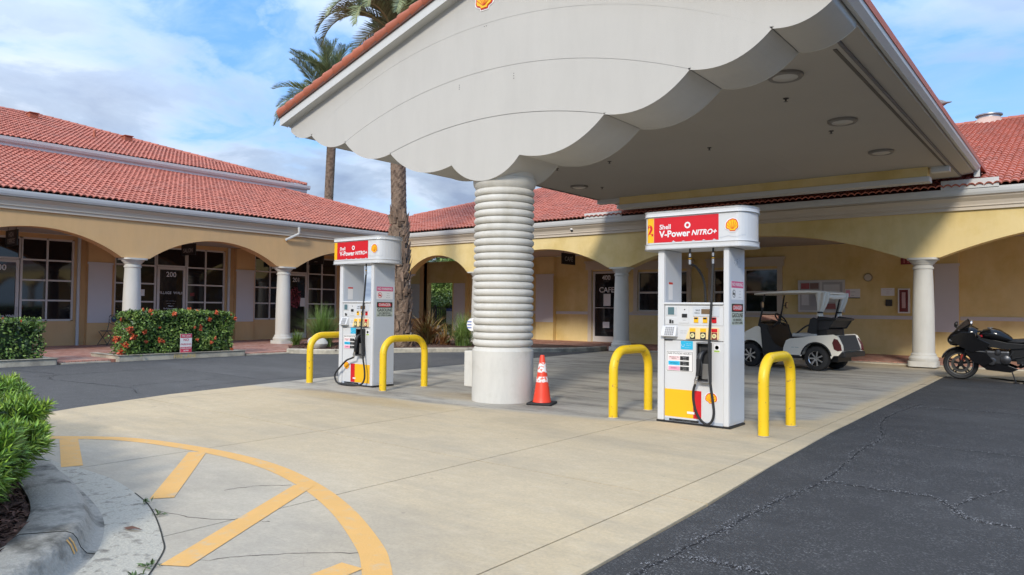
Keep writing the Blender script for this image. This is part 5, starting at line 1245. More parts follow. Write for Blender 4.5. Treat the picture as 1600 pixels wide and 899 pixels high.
# dark inner works that fill the frame, rear hugger, ram air, lower radiator
b = MB(); b.box(.30,.62,-.11,.11,.40,.70); b.box(.12,.34,-.10,.10,.50,.76); part('air_box', b, BM, BIKE, bev=.03)
b = MB(); b.box(1.06,1.12,-.17,.17,.38,.72); part('radiator', b, mat('radiator_dark', (.03,.03,.032), .6, .3, 60), BIKE)
b = MB(); rg = []
for i in range(10):
    a = math.radians(35+115*i/9); x, z = .345*math.cos(a), .318+.345*math.sin(a); rg.append([(x+.02*math.cos(a)*q, .10*s_, z+.02*math.sin(a)*q) for s_, q in ((-1,-1.2),(-.8,.3),(0,1),(.8,.3),(1,-1.2),(0,-.2))])
b.loft(rg); part('rear_hugger', b, BM, BIKE)
b = MB(); b.lathe([(.219,-.048),(.212,-.048),(.212,.048),(.219,.048)], (1.42,0,.30), 36, axis='y', caps=False); part('rim_stripe', b, STEEL, BIKE)
# fairing: nose, flanks, belly
b = MB(); b.loft([ring_se(1.63,0,.76,.03,.04,20), ring_se(1.58,0,.77,.10,.11,20), ring_se(1.48,0,.81,.17,.165,20), ring_se(1.34,0,.87,.20,.18,20), ring_se(1.20,0,.90,.20,.14,20), ring_se(1.12,0,.92,.15,.07,20)]); part('nose_fairing', b, BK, BIKE)
for sg in (1,-1):
    b = MB(); b.loft([ring_se(1.592,sg*.07,.765,.035,.02,12), ring_se(1.55,sg*.105,.775,.05,.03,12), ring_se(1.50,sg*.125,.785,.04,.02,12)]); part('headlight', b, mat('bike_lamp', (.35,.36,.38), .08, coat=1), BIKE)
    y0, y1 = (sg*.19, sg*.25)
    b = MB(); b.prism([(1.52,.82),(1.38,.70),(1.20,.61),(1.00,.655),(.96,.73),(1.14,.82),(1.20,.92),(1.38,.92)], min(y0,y1), max(y0,y1)); part('upper_fairing', b, BK, BIKE, bev=.03, seg=3)
    b = MB(); b.prism([(1.30,.585),(1.18,.575),(1.00,.545),(.90,.42),(1.02,.34),(1.18,.40),(1.26,.50)], min(y0,y1)-.01, max(y0,y1)-.03); part('lower_fairing', b, BK, BIKE, bev=.02, seg=3)
    b = MB(); b.prism([(1.24,.61),(1.02,.60),(.98,.585),(1.20,.59)], sg*.235-.006, sg*.235+.006); part('fairing_vent', b, STEEL, BIKE)
    b = MB(); b.prism([(1.10,.38),(.98,.25),(.62,.22),(.54,.26),(.66,.31),(.92,.36)], sg*.13-.025, sg*.13+.025); part('belly_pan', b, BK, BIKE, bev=.02, seg=2)
    b = MB(); b.prism([(1.18,.72),(.98,.68),(.66,.65),(.40,.68),(.38,.72),(.66,.74),(1.10,.84)], sg*.135-.02, sg*.135+.02); part('frame_spar', b, BM, BIKE, bev=.012)
    mx, mz = (1.20, 1.14) if sg > 0 else (1.52, 1.03)
    b = MB(); b.tube([(1.40 if sg > 0 else 1.48,sg*.12,.98),(mx+.02,sg*.27,mz-.03)], .016, 6); mo = part('mirror', b, BM, BIKE); b = MB(); b.loft([ring_se(mx+.03,sg*.31,mz,.03,.02,12), ring_se(mx,sg*.32,mz,.078,.052,12), ring_se(mx-.025,sg*.32,mz,.075,.05,12)]); part('mirror_shell', b, CHROME if sg > 0 else BM, mo)
    b = MB(); b.tube([(1.16,sg*.10,.93),(1.14,sg*.20,.92),(1.07,sg*.33,.89)], .015, 8); ho = part('handlebar', b, BM, BIKE); b = MB(); b.tube([(1.12,sg*.24,.905),(1.065,sg*.34,.888)], .020, 8); part('grip', b, RUBBER, ho); b = MB(); b.tube([(1.15,sg*.22,.93),(1.13,sg*.35,.90)], .006, 6); part('lever', b, STEEL, ho)
    b = MB(); b.tube([(.45,sg*.14,.38),(.42,sg*.22,.37)], .012, 6); part('foot_peg', b, STEEL, BIKE)
b = MB(); vs = []
for i, (x, hw, z, zs) in enumerate(((1.53,.10,.92,.05),(1.46,.15,1.02,.13),(1.38,.155,1.11,.17),(1.29,.13,1.185,.15))):
    vs += [(x-.06*(1-math.cos(a)), hw*math.sin(a), z-zs*(1-math.cos(a))*.9) for a in [math.radians(-80+160*j/8) for j in range(9)]]
b.add(vs, [(9*i+j, 9*i+j+1, 9*i+10+j, 9*i+9+j) for i in range(3) for j in range(8)], 0, True); part('windscreen', b, mat('smoked_screen', (.045,.035,.03), .06, coat=.6), BIKE)
b = MB(); b.loft([ring_se(1.10,0,.86,.08,.05,20), ring_se(1.04,0,.89,.15,.09,20), ring_se(.90,0,.90,.175,.115,20,2.6), ring_se(.76,0,.87,.15,.105,20), ring_se(.64,0,.82,.10,.07,20), ring_se(.58,0,.79,.08,.04,20)]); tk = part('fuel_tank', b, BK, BIKE); b = MB(); b.lathe([(.045,0),(.045,.012),(0,.015)], (.93,0,1.008), 14); part('fuel_cap', b, STEEL, tk)
b = MB(); b.loft([ring_se(.66,0,.77,.08,.04,16), ring_se(.50,0,.765,.125,.05,16), ring_se(.30,0,.79,.12,.045,16), ring_se(.18,0,.83,.08,.035,16)]); part('rider_seat', b, BM, BIKE)
b = MB(); b.loft([ring_se(.24,0,.86,.09,.04,16), ring_se(.06,0,.90,.11,.055,16), ring_se(-.14,0,.945,.09,.045,16), ring_se(-.27,0,.965,.03,.02,16)]); part('tail_cowl', b, BK, BIKE)
b = MB(); b.loft([ring_se(.45,0,.70,.07,.05,12), ring_se(.15,0,.78,.07,.04,12), ring_se(-.2,0,.88,.05,.03,12)]); part('subframe', b, BM, BIKE)
b = MB(); b.tube([(-.16,0,.86),(-.30,0,.62),(-.34,0,.50)], [.02,.015,.012], 6); b.box(-.36,-.345,-.08,.08,.46,.60); part('plate_bracket', b, BM, BIKE)
b = MB(); b.box(.62,1.0,-.16,.16,.34,.60); b.prism([(.85,.55),(1.08,.62),(1.12,.50),(1.0,.42)], -.15, .15); eg = part('engine_block', b, EN, BIKE, bev=.03, seg=2)
for cx, cz, r in ((.68,.44,.085),(.90,.40,.075),(.80,.58,.05)):
    b = MB(); b.lathe([(r,.16),(r,.185),(r*.8,.20),(0,.205)], (cx,0,cz), 20, axis='y'); part('engine_cover', b, EN, eg)
b = MB()
for k in range(4): b.tube(crom([(1.08,-.10+.065*k,.52),(1.14,-.10+.065*k,.40),(1.0,-.08+.05*k,.25),(.7,-.05+.03*k,.20)], 4), .018, 6)
part('exhaust_header', b, mat('exhaust_steel', (.18,.13,.12), .35, metal=1.0), BIKE)
b = MB(); b.tube([(.5,-.12,.26),(.25,-.17,.38),(.0,-.19,.46)], [.03,.05,.055], 12); part('exhaust_can', b, BM, BIKE)
for sg in (1,-1):
    b = MB(); b.prism([(.52,.47),(.50,.37),(-.03,.27),(-.05,.35),(.2,.47)], sg*.115-.018, sg*.115+.018); part('swingarm', b, BM, BIKE, bev=.01)
b = MB(); b.tube([(.35,.0,.68),(.30,.0,.42)], .035, 10); part('shock_absorber', b, mat('spring_dark', (.06,.06,.06), .4), BIKE)
b = MB(); b.prism([(1.14,.87),(1.05,.855),(.97,.875),(1.04,.90)], .12, .145); part('red_trim', b, mat('bike_red', (.35,.01,.02), .3), BIKE)
b = MB(); b.tube([(.60,.13,.24),(.52,.30,.045)], .012, 8); b.box(.47,.56,.27,.34,.028,.05); part('side_stand', b, BM, BIKE)
b = MB(); b.tube(crom([(1.18,.06,.90),(1.26,.12,.80),(1.20,.13,.66)], 4), .008, 6); b.tube(crom([(.56,.14,.60),(.62,.17,.50),(.66,.17,.40)], 4), .008, 6); b.tube(crom([(.30,.13,.64),(.40,.16,.52),(.56,.16,.48)], 4), .008, 6); part('cable', b, RUBBER, BIKE)

# ------------------------------------------------------------------ bistro chair
IR = mat('chair_iron', (.045, .065, .075), .5, .2)
CH = thing('bistro_chair', 'dark wrought iron bistro chair against the peach wall beside the hedge', 'chair', (-24.55, 9.98, .05), math.radians(-70))
b = MB()
for sg in (1,-1):
    b.tube(crom([(.20,sg*.20,0),(.05,sg*.19,.20),(-.12,sg*.18,.42),(-.20,sg*.18,.62),(-.23,sg*.19,.85)], 5), .011, 6); b.tube(crom([(-.20,sg*.21,0),(-.03,sg*.20,.22),(.16,sg*.18,.44)], 5), .011, 6)
b.tube([(-.18,-.2,.03),(-.18,.2,.03)], .007, 6); b.tube([(.18,-.2,.03),(.18,.2,.03)], .007, 6); part('chair_frame', b, IR, CH)
b = MB(); b.lathe([(.0,.445),(.19,.445),(.205,.452),(.205,.462),(.19,.468),(0,.466)], n=24); part('chair_seat', b, IR, CH)
b = MB(); hp = [(-.235, .19*math.sin(t)*1.02, .84+.12*math.cos(t)+.035*abs(math.sin(t*1.0))) for t in [math.radians(-90+180*i/16) for i in range(17)]]; b.tube(hp, .011, 6); b.tube(crom([(-.225,-.17,.72),(-.23,-.10,.68),(-.23,0,.66),(-.23,.10,.68),(-.225,.17,.72)], 4), .009, 6)
for sg in (1,-1): b.tube(crom([(-.23,sg*.15,.94),(-.23,sg*.07,.90),(-.23,sg*.12,.80),(-.23,sg*.04,.72)], 5), .008, 6)
part('chair_back', b, IR, CH); b = MB(); b.lathe([(0,-.006),(.095,-.006),(.10,0),(.095,.006),(0,.006)], (-.235,0,.83), 20, axis='x'); part('mosaic_medallion', b, mat('blue_mosaic', (.03,.10,.22), .4, .7, 40), CH)
# ------------------------------------------------------------------ vegetation
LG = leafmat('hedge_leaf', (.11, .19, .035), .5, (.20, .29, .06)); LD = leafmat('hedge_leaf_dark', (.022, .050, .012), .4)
FLO = mat('ixora_flower', (.62, .12, .045), .5, .25, 8, rnd=.3); STEM = mat('woody_stem', (.16, .12, .09), .9, .3, 20)
_q = MB()
V, F = leaves(NP.normal(size=(26, 3))*.012, np.c_[NP.normal(size=(26, 2)), np.abs(NP.normal(size=26))*.6+.1], rnd_dirs(26), .055, .035); FLME = mesh_np('flower_head', V, F, FLO)
def hedge(label, x0, x1, y0, y1, z0, z1, n, flowers, ragged=None):
    t = thing('flowering_hedge', label, 'hedge', ((x0+x1)/2, (y0+y1)/2, 0), 0, 'flowering hedges along the shop kerb'); cx, cy = (x0+x1)/2, (y0+y1)/2; hx, hy = (x1-x0)/2, (y1-y0)/2
    def shell(k, inset):
        w = np.array([hy*(z1-z0)*1.2, hy*(z1-z0)*.5, hx*(z1-z0), hx*(z1-z0), hx*hy*2*1.1]); f = NP.choice(5, size=k, p=w/w.sum()); u, v = NP.random(k)*2-1, NP.random(k)
        C = np.zeros((k, 3)); Nn = np.zeros((k, 3))
        for i, (nx, ny, nz) in enumerate(((1,0,0),(-1,0,0),(0,1,0),(0,-1,0),(0,0,1))):
            s_ = f == i
            if nx: C[s_] = np.c_[np.full(s_.sum(), nx*hx), u[s_]*hy, z0+v[s_]*(z1-z0)]
            elif ny: C[s_] = np.c_[u[s_]*hx, np.full(s_.sum(), ny*hy), z0+v[s_]*(z1-z0)]
            else: C[s_] = np.c_[u[s_]*hx, (v[s_]*2-1)*hy, np.full(s_.sum(), z1)]
            Nn[s_] = (nx, ny, nz)
        bump = (np.sin(C[:, 1]*5.1+1)*np.sin(C[:, 2]*6.3+C[:, 0]*4)*.075+np.sin(C[:, 1]*11)*np.sin(C[:, 2]*13+2)*.025)
        r = np.clip((np.abs(C[:, 1])/hy)**8, 0, 1)*.10*(C[:, 2]-z0)/(z1-z0)
        return C + Nn*(bump-r-inset*NP.random(k))[:, None], Nn
    C, Nn = shell(n, .10); A = rnd_dirs(n)*.9 + Nn*.5 + np.array([0, 0, .25]); V, F = leaves(C, A, Nn+rnd_dirs(n)*.5, .055+.035*NP.random(n), .035+.012*NP.random(n))
    link('foliage', mesh_np('foliage', V, F, LG), t, kind='stuff')
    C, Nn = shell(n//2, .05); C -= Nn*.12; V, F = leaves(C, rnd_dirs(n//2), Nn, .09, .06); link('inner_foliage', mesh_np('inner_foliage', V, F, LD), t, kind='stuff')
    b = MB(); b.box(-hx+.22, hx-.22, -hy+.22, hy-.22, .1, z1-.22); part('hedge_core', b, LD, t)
    b = MB()
    for k in range(int(hy*6)): y = -hy+.2+R.random()*(2*hy-.4); b.tube([(R.uniform(-.3,.3), y, .08), (R.uniform(-.3,.3), y+R.uniform(-.1,.1), z0+.2)], .012, 5)
    part('stems', b, STEM, t)
    C, Nn = shell(flowers*3, .0)
    keep = [i for i in range(len(C)) if Nn[i][0] > .5 or Nn[i][2] > .5 or Nn[i][1] < -.5][:flowers]
    for i in keep:
        p = C[i]+Nn[i]*.03; link('flower_head', FLME, t, tuple(p), (R.random()*6, R.random()*.6, R.random()*6)).scale = (1, 1, 1); bpy.data.objects[COL.objects[-1].name].scale = (R.uniform(.55, 1.35),)*3
    return t
hedge('clipped orange-flowered hedge at the left edge of the photo, its end facing the brick path', -19.5, -18.30, -3.2, 6.15, .14, 1.02, 11000, 34)
hh = hedge('clipped orange-flowered hedge in front of the white column, a small sign at its foot', -19.45, -18.28, 8.05, 10.72, .16, 1.17, 9000, 30)
V, F = leaves(np.c_[NP.normal(size=(500, 2))*.16+np.array([[.45, -1.40]]), NP.random(500)*.75+.15], rnd_dirs(500)+np.array([0, 0, .4]), rnd_dirs(500), .09, .045); link('loose_shoots', mesh_np('loose_shoots', V, F, LG), hh, kind='stuff')
for p in ((.60,-1.55,.35),(.62,-1.45,.78),(.55,-1.7,.55),(.62,-1.35,.60),(.60,-1.62,.22)): link('flower_head', FLME, hh, p, (R.random()*6, 0, 0)).scale = (1.8,)*3

# small no-parking sign leaning in the hedge
t = thing('no_parking_sign', 'small red and white no parking sign standing at the foot of the flowering hedge', 'sign', (-18.20, 9.32, .12), math.pi/2)
b = MB(); b.box(-.155,.155,0,.006,.02,.50); part('sign_plate', b, SIGNW, t, bev=.003)
b = MB(); b.box(-.15,.15,-.0035,-.0005,.40,.495); b.box(-.15,.15,-.0035,-.0005,.025,.165); part('red_band', b, mat('faded_red', (.55,.05,.09), .5), t)
q = MB(); addtext(q, 'FIRE LANE', lambda u, v: (u, -.005, .445+v), .052, 'CENTER', .015); addtext(q, 'TOW-AWAY', lambda u, v: (u, -.005, .13+v), .050, 'CENTER', .015); addtext(q, 'ZONE', lambda u, v: (u, -.005, .07+v), .050, 'CENTER', .015); part('lettering', q, SIGNW, t)
q = MB(); addtext(q, 'NO', lambda u, v: (u, -.002, .345+v), .09, 'CENTER', .015); addtext(q, 'PARKING', lambda u, v: (u, -.002, .23+v), .068, 'CENTER', .015); part('lettering', q, MATS['faded_red'], t)
b = MB(); b.tube([(0,.012,-.1),(0,.012,.4)], .012, 6); part('sign_stake', b, STEEL, t)
g = MB(); g.prism([(-18.098,8.6),(-18.0955,8.6),(-18.0955,9.9),(-18.098,9.9)], .03, .12, 'xy'); 
q = MB(); addtext(q, 'FIRE LANE', lambda u, v: (-18.094, 9.25+u, .055+v), .13, 'CENTER', .02); struct('kerb_lettering', q, mat('faded_kerb_yellow', (.62,.47,.20), .8, .2, 20))

# near hedge on the planter island: long narrow leaves in whorls
t = thing('podocarpus_hedge', 'bright green narrow-leaved hedge on the kerbed island at the left edge', 'hedge', (-6.0, 1.4, .1), 0)
edgeP = crom([(-9.5,2.25,0),(-8.25,2.33,0),(-7.3,2.12,0),(-6.45,1.93,0),(-5.75,1.72,0),(-5.15,1.50,0),(-4.75,1.24,0),(-4.4,.95,0),(-4.2,.5,0)], 10); ep = np.array([(p.x, p.y) for p in edgeP])
def near_pts(k):
    i = NP.integers(0, len(ep)-1, k); s_ = NP.random(k)[:, None]; P = ep[i]*(1-s_)+ep[i+1]*s_; d = ep[i+1]-ep[i]; d = d/np.linalg.norm(d, axis=1, keepdims=True); nr = np.c_[-d[:, 1], d[:, 0]]
    top = NP.random(k) < .42; zt = .50+.05*np.sin(P[:, 0]*5)+.035*np.sin(P[:, 0]*13+1)
    z = np.where(top, zt-NP.random(k)*.06, .05+NP.random(k)**.8*(zt-.05)); inn = np.where(top, NP.random(k)*1.1, NP.random(k)**2*.16)
    bul = .06*np.sin(P[:, 0]*7+z*6)+.04*np.sin(P[:, 0]*17+z*11) - .34*np.clip((.34-z)/.34, 0, 1)
    C = np.c_[P + nr*.13 - nr*(inn-bul)[:, None], z]; Nn = np.where(top[:, None], np.array([[0, 0, 1.0]]), np.c_[nr, np.full(k, .35)]); return C, Nn
W_ = 2300; C, Nn = near_pts(W_); per = 15
S_ = Nn*.75 + np.array([0, 0, .45]) + rnd_dirs(W_)*.45; S_ /= np.linalg.norm(S_, axis=1, keepdims=True)
T1 = np.cross(S_, rnd_dirs(W_)); T1 /= np.linalg.norm(T1, axis=1, keepdims=True); T2 = np.cross(S_, T1)
ph = np.tile(np.arange(per)*2.39996, W_)+NP.random(W_*per)*.5; Sr, T1r, T2r = (np.repeat(q, per, 0) for q in (S_, T1, T2)); f_ = np.tile(np.linspace(0, 1, per), W_)[:, None]
rad_ = T1r*np.cos(ph)[:, None]+T2r*np.sin(ph)[:, None]; A = rad_*(1.0-.55*f_)+Sr*(.28+.75*f_)
Cc = np.repeat(C, per, 0)+Sr*(f_-.6)*.07; V, F = leaves(Cc-np.array([-6.0, 1.4, .1])*np.array([1, 1, 0]), A, Sr-rad_*.3, (.085+.035*NP.random(W_*per))*(1.05-.35*f_[:, 0]), .0145, .10)
link('foliage', mesh_np('foliage', V, F, leafmat('podocarpus_leaf', (.16, .28, .035), .6, (.32, .44, .07))), t, kind='stuff')
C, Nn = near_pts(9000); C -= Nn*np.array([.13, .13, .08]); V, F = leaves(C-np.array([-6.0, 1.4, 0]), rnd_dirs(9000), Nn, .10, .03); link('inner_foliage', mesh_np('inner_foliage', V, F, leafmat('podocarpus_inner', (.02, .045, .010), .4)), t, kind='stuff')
b = MB()
for k in range(60):
    i = R.randrange(len(ep)); x, y = ep[i]; b.tube([(x+6.0+R.uniform(-.1,.1), y-1.4-R.uniform(.12,.35), 0), (x+6.0+R.uniform(-.15,.15), y-1.4-R.uniform(.05,.3), .30), (x+6.0+R.uniform(-.2,.2), y-1.4-R.uniform(-.05,.3), .52)], [.010,.007,.004], 5)
part('stems', b, STEM, t)
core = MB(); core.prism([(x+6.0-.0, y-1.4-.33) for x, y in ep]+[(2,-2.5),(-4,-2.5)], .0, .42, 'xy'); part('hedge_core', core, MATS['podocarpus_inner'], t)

# weeds in the apron joint, a dead leaf
WE = leafmat('weed_leaf', (.07, .12, .03), .4)
for x, y, n in ((-5.1,2.36,9),(-4.75,2.27,8),(-3.86,1.80,14),(-3.72,1.68,18)):
    o = thing('weed', {-5.1:'weed tuft in the apron joint beside the middle yellow stripe', -4.75:'weed tuft in the apron joint just before the middle yellow stripe', -3.86:'larger weed in the apron joint near the lower yellow stripe', -3.72:'weed at the bottom end of the apron joint', -5.6:'flat dark weed at the far end of the apron joint'}[x], 'weed', (x, y, .005))
    V, F = leaves(np.c_[NP.normal(size=(n, 2))*.022, np.zeros(n)+.003], np.c_[NP.normal(size=(n, 2)), NP.random(n)*.9], rnd_dirs(n)*.4+np.array([0, 0, 1]), .05, .016); link('weed_leaves', mesh_np('weed_leaves', V, F, WE), o)
b = MB(); b.add([(0,0,.004),(.05,.018,.016),(.11,.012,.010),(.15,0,.006),(.10,-.016,.014),(.05,-.018,.004)], [(0,1,2,5),(2,3,4,5)], 0, True); o = part('dry_leaf', b, mat('dry_leaf', (.12,.05,.03), .8, .3, 30), None, loc=(-4.62, 2.0, .006), rot=(0, 0, .35)); tag(o, 'curled brown dead leaf lying on the stained concrete apron', 'leaf')

# ornamental grasses, bromeliads, boulder
def tuft(label, x, y, n, ln, w, up, m_, name='grass_clump', cat='plant'):
    o = thing(name, label, cat, (x, y, .09), 0)
    a = NP.random(n)*6.28; tilt = NP.random(n)**.8*up; l = ln*(.6+.4*NP.random(n)); base = np.c_[NP.normal(size=(n, 2))*ln*.07, np.zeros(n)]
    Vs = []; seg = 4
    for s_ in range(seg+1):
        f = s_/seg; th = tilt*(.35+1.1*f); 
        r = l*f*np.sin(th*.8); z = l*f*np.cos(th*.75); ww = w*(1-f*.92)
        ctr = base+np.c_[np.cos(a)*r, np.sin(a)*r, z]; sd = np.c_[-np.sin(a), np.cos(a), np.zeros(n)]*ww/2; Vs += [ctr-sd, ctr+sd]
    V = np.stack(Vs, 1).reshape(-1, 3); b0 = np.arange(n)*(2*seg+2); F = np.concatenate([np.stack([b0+2*i, b0+2*i+1, b0+2*i+3, b0+2*i+2], 1) for i in range(seg)])
    link('blades', mesh_np('blades', V, F, m_), o, kind='stuff'); return o
GB = leafmat('grass_blade', (.13, .22, .045), .45, (.22, .30, .08)); BR = leafmat('bromeliad_leaf', (.32, .14, .05), .5, (.36, .28, .08)); BG = leafmat('spiky_green_leaf', (.10, .15, .04), .5, (.22, .16, .05))
tuft('tall fountain grass clump behind the left fuel pump', -18.9, 14.1, 700, 1.5, .022, 1.0, GB)
tuft('low dark green plant beside the white boulder at the foot of the white column', -20.0, 13.9, 160, .6, .03, 1.2, LG)
tuft('olive and rust spiky plant next to the fountain grass', -19.8, 14.7, 90, .95, .06, 1.1, BG)
tuft('rust-brown spiky bromeliad right of the palm trunk', -18.0, 17.9, 130, 1.35, .09, 1.2, BR)
tuft('smaller yellow-brown spiky plant between the bromeliad and the round grass', -17.2, 17.9, 60, .8, .06, 1.2, BR)
tuft('bright green round grass clump left of the thick ribbed column', -16.4, 17.95, 700, 1.25, .022, 1.35, GB)
tuft('yellow-green spiky plant half hidden behind the ribbed column', -15.6, 18.7, 120, 1.4, .06, 1.0, BG)
def rock(label, x, y, r, m_):
    b = MB(); b.ball((0,0,0), (r, r*.75, r*.65), 16, 10); b.v = [tuple(Vector(p)*(1+.16*math.sin(p[0]*17/r*.2+1)*math.cos(p[1]*13/r*.2)+.08*math.sin(p[2]*31/r*.2+p[0]*9/r*.2))) for p in b.v]
    o = part('boulder', b, m_, None, loc=(x, y, .09+r*.4)); return tag(o, label, 'rock')
rock('pale boulder in the planting bed beside the white arcade column', -18.3, 13.45, .36, mat('pale_rock', (.62,.59,.52), .9, .2, 6, .6, 20))

# date palms
FR = leafmat('palm_leaflet', (.16, .20, .09), .45, (.26, .30, .16)); RA = mat('palm_rachis', (.30, .30, .14), .7)
def frond_mesh(L_, droop, seed, pairs=84):
    rg = np.random.default_rng(seed); s_ = np.linspace(0, 1, 14); ang = .95-droop*s_**1.3; dx = np.cos(ang); dz = np.sin(ang); X = np.concatenate([[0], np.cumsum((dx[1:]+dx[:-1])/2)])*L_/13; Z = np.concatenate([[0], np.cumsum((dz[1:]+dz[:-1])/2)])*L_/13
    b = MB(); b.tube([(x, 0, z) for x, z in zip(X, Z)], [.035*(1-.85*q)+.004 for q in s_], 5, 1)
    for side in (1, -1):
        for k in range(pairs):
            f = .10+.90*(k+rg.random()*.6)/pairs; i = min(int(f*13), 12); u = f*13-i; x = X[i]+(X[i+1]-X[i])*u; z = Z[i]+(Z[i+1]-Z[i])*u; a = ang[i]+(ang[i+1]-ang[i])*u
            ln = L_*.17*math.sin(math.pi*min(1, .12+f*.86))**.6*(.85+.3*rg.random())+.05; t = np.array([math.cos(a), 0, math.sin(a)]); nn = np.array([-math.sin(a), 0, math.cos(a)])
            d = t*(.55+.35*f)+np.array([0, side, 0])*(.80-.25*f)+nn*(.38+.25*(rg.random()-.5)); d /= np.linalg.norm(d); w = t*.019*(L_/3.2)**.5; p = np.array([x, 0, z]); tip = p+d*ln; tip[2] -= ln*.10
            m0 = p+d*ln*.5; b.add([p-w*.8, p+w*.8, m0+w, tip, m0-w], [(0,1,2,3,4)], 0)
    return b.mesh('frond', [FR, RA])
def palm(label, x, y, ztop, r0, r1, lean, nf, L_, seed, boots):
    o = thing('date_palm', label, 'palm tree', (x, y, 0), 0, None); rg = random.Random(seed)
    def axis(z): f = z/ztop; return (lean[0]*f**1.3, lean[1]*f**1.3)
    def rad(z): f = z/ztop; return r0+(r1-r0)*min(1, f*2.2) + (.05 if f < .03 else 0)
    n = 28; rows = int(ztop/.055); vs = []; 
    for i in range(rows+1):
        z = ztop*i/rows; ax = axis(z); rr = rad(z)
        for j in range(n):
            a = 2*math.pi*j/n; ph = (i/4.0+j/ (n/9.0)*1.0); tri = ((i+ (j*rows_ if False else j))%4)/4.0
            d = abs(((z/.20)+9*a/(2*math.pi)) % 1-.5)+abs(((z/.20)-9*a/(2*math.pi)) % 1-.5); q = rr*(1+.13*(d-.5))
            vs.append((ax[0]+q*math.cos(a), ax[1]+q*math.sin(a), z))
    b = MB(); b.add(vs, [(i*n+j, i*n+(j+1) % n, (i+1)*n+(j+1) % n, (i+1)*n+j) for i in range(rows) for j in range(n)], 0, False)
    part('trunk', b, mat('palm_trunk', (.22, .155, .11), .95, .3, 9, .8, 40, col2=(.10, .065, .045), mixscale=6), o)
    b = MB()   # old leaf bases
    for k in range(boots):
        z = rg.random()**1.0*ztop*.42 if k < boots*.8 else ztop*.93+rg.random()*ztop*.06; a = rg.random()*6.28; ax = axis(z); rr = rad(z); c_, s_ = math.cos(a), math.sin(a); w = rg.uniform(.04, .075); h = rg.uniform(.16, .40); ou = rg.uniform(.05, .13)
        p = lambda u, o_, zz: (ax[0]+(rr+o_)*c_-u*s_, ax[1]+(rr+o_)*s_+u*c_, zz)
        b.add([p(-w, -.03, z), p(w, -.03, z), p(w*.6, ou, z+h), p(-w*.6, ou, z+h), p(-w, .04, z), p(w, .04, z)], [(4,5,2,3),(0,4,3),(1,2,5),(0,1,5,4)])
    part('old_leaf_bases', b, mat('palm_boots', (.25, .17, .12), .95, .4, 12, .6, 50, rnd=.45), o, kind='stuff')
    ms = [frond_mesh(L_, 1.15, seed+1), frond_mesh(L_*.95, 1.7, seed+2), frond_mesh(L_*1.05, 1.4, seed+3), frond_mesh(L_*.85, 2.2, seed+4)]
    ax = axis(ztop)
    for k in range(nf):
        f = k/nf; a = k*2.39996; pit = -.95+1.15*f   # from upright to hanging
        link('frond', ms[(k*7) % 4 if f < .8 else 3], o, (ax[0], ax[1], ztop-.05+.35*(1-f)), (rg.uniform(-.3, .3), pit+rg.uniform(-.1, .1), a+rg.uniform(-.2, .2)))
    b = MB(); b.ball((ax[0], ax[1], ztop), (r1*1.3, r1*1.3, .55), 14, 8); part('crown_shaft', b, MATS['palm_boots'], o)
    return o
palm('tall date palm rising from the bed right behind the left fuel pump', -17.35, 15.98, 10.3, .33, .245, (-.35, -.10), 80, 3.7, 5, 300)
palm('more distant date palm behind the peach shop roof, crown left of the canopy edge', -36.4, 27.2, 12.6, .30, .27, (.15, .3), 64, 5.0, 9, 120)

# trees seen through the passage
TL = [leafmat('tree_leaf', (.12, .20, .04), .5, (.24, .34, .08)), leafmat('tree_leaf_dark', (.06, .11, .03), .5)]
def tree(label, x, y, h, r, n, seed, mi):
    o = thing('tree', label, 'tree', (x, y, 0)); rg = np.random.default_rng(seed)
    b = MB(); b.tube([(0,0,0),(.1,.05,h*.3),(-.05,.1,h*.6)], [.16,.12,.07], 8)
    for k in range(6):
        a = k*1.05; b.tube([(.05,.05,h*(.3+.04*k)),(math.cos(a)*r*.6, math.sin(a)*r*.6, h*(.55+.05*k))], [.06,.02], 6)
    part('trunk', b, STEM, o)
    cl = rg.normal(size=(46, 3)); cl /= np.linalg.norm(cl, axis=1, keepdims=True); cl *= (rg.random(46)**.4)[:, None]*np.array([r, r, h*.42]); cl[:, 2] += h*.58
    i = rg.integers(0, 46, n); C = cl[i]+rg.normal(size=(n, 3))*r*.17; d = rg.normal(size=(n, 3)); V, F = leaves(C, d, rg.normal(size=(n, 3))+np.array([0, 0, .8]), .16+.10*rg.random(n), .085); link('crown', mesh_np('crown', V, F, TL[mi]), o, kind='stuff')
tree('bright leafy tree seen through the passage arch, on the right', -28.9, 31.5, 4.2, 1.9, 9000, 3, 0)
tree('dark leafy tree seen through the passage arch, on the left', -32.0, 33.0, 4.9, 2.1, 9000, 4, 1)
tree('tall pale green tree filling the passage arch at the back', -33.4, 38.5, 5.6, 2.8, 9000, 5, 0)
tree('low clipped green shrub behind the passage railing', -28.0, 29.2, 1.9, 1.4, 7000, 6, 0)
tree('broad dark tree far behind the passage', -38.5, 40.5, 5.0, 3.2, 9000, 7, 1)

# the wooded far side of the street behind the camera (seen only in window reflections)
n = 16000; cx = NP.random(n)*150-75; V, F = leaves(np.c_[cx+NP.normal(size=n)*1.5, -62+NP.normal(size=n)*2.5, (NP.random(n)**.7)*(9+3*np.sin(cx*.21)+2*np.sin(cx*.53))], rnd_dirs(n), rnd_dirs(n), 1.0+.6*NP.random(n), .55)
link('street_trees', mesh_np('street_trees', V, F, TL[1]), kind='stuff')

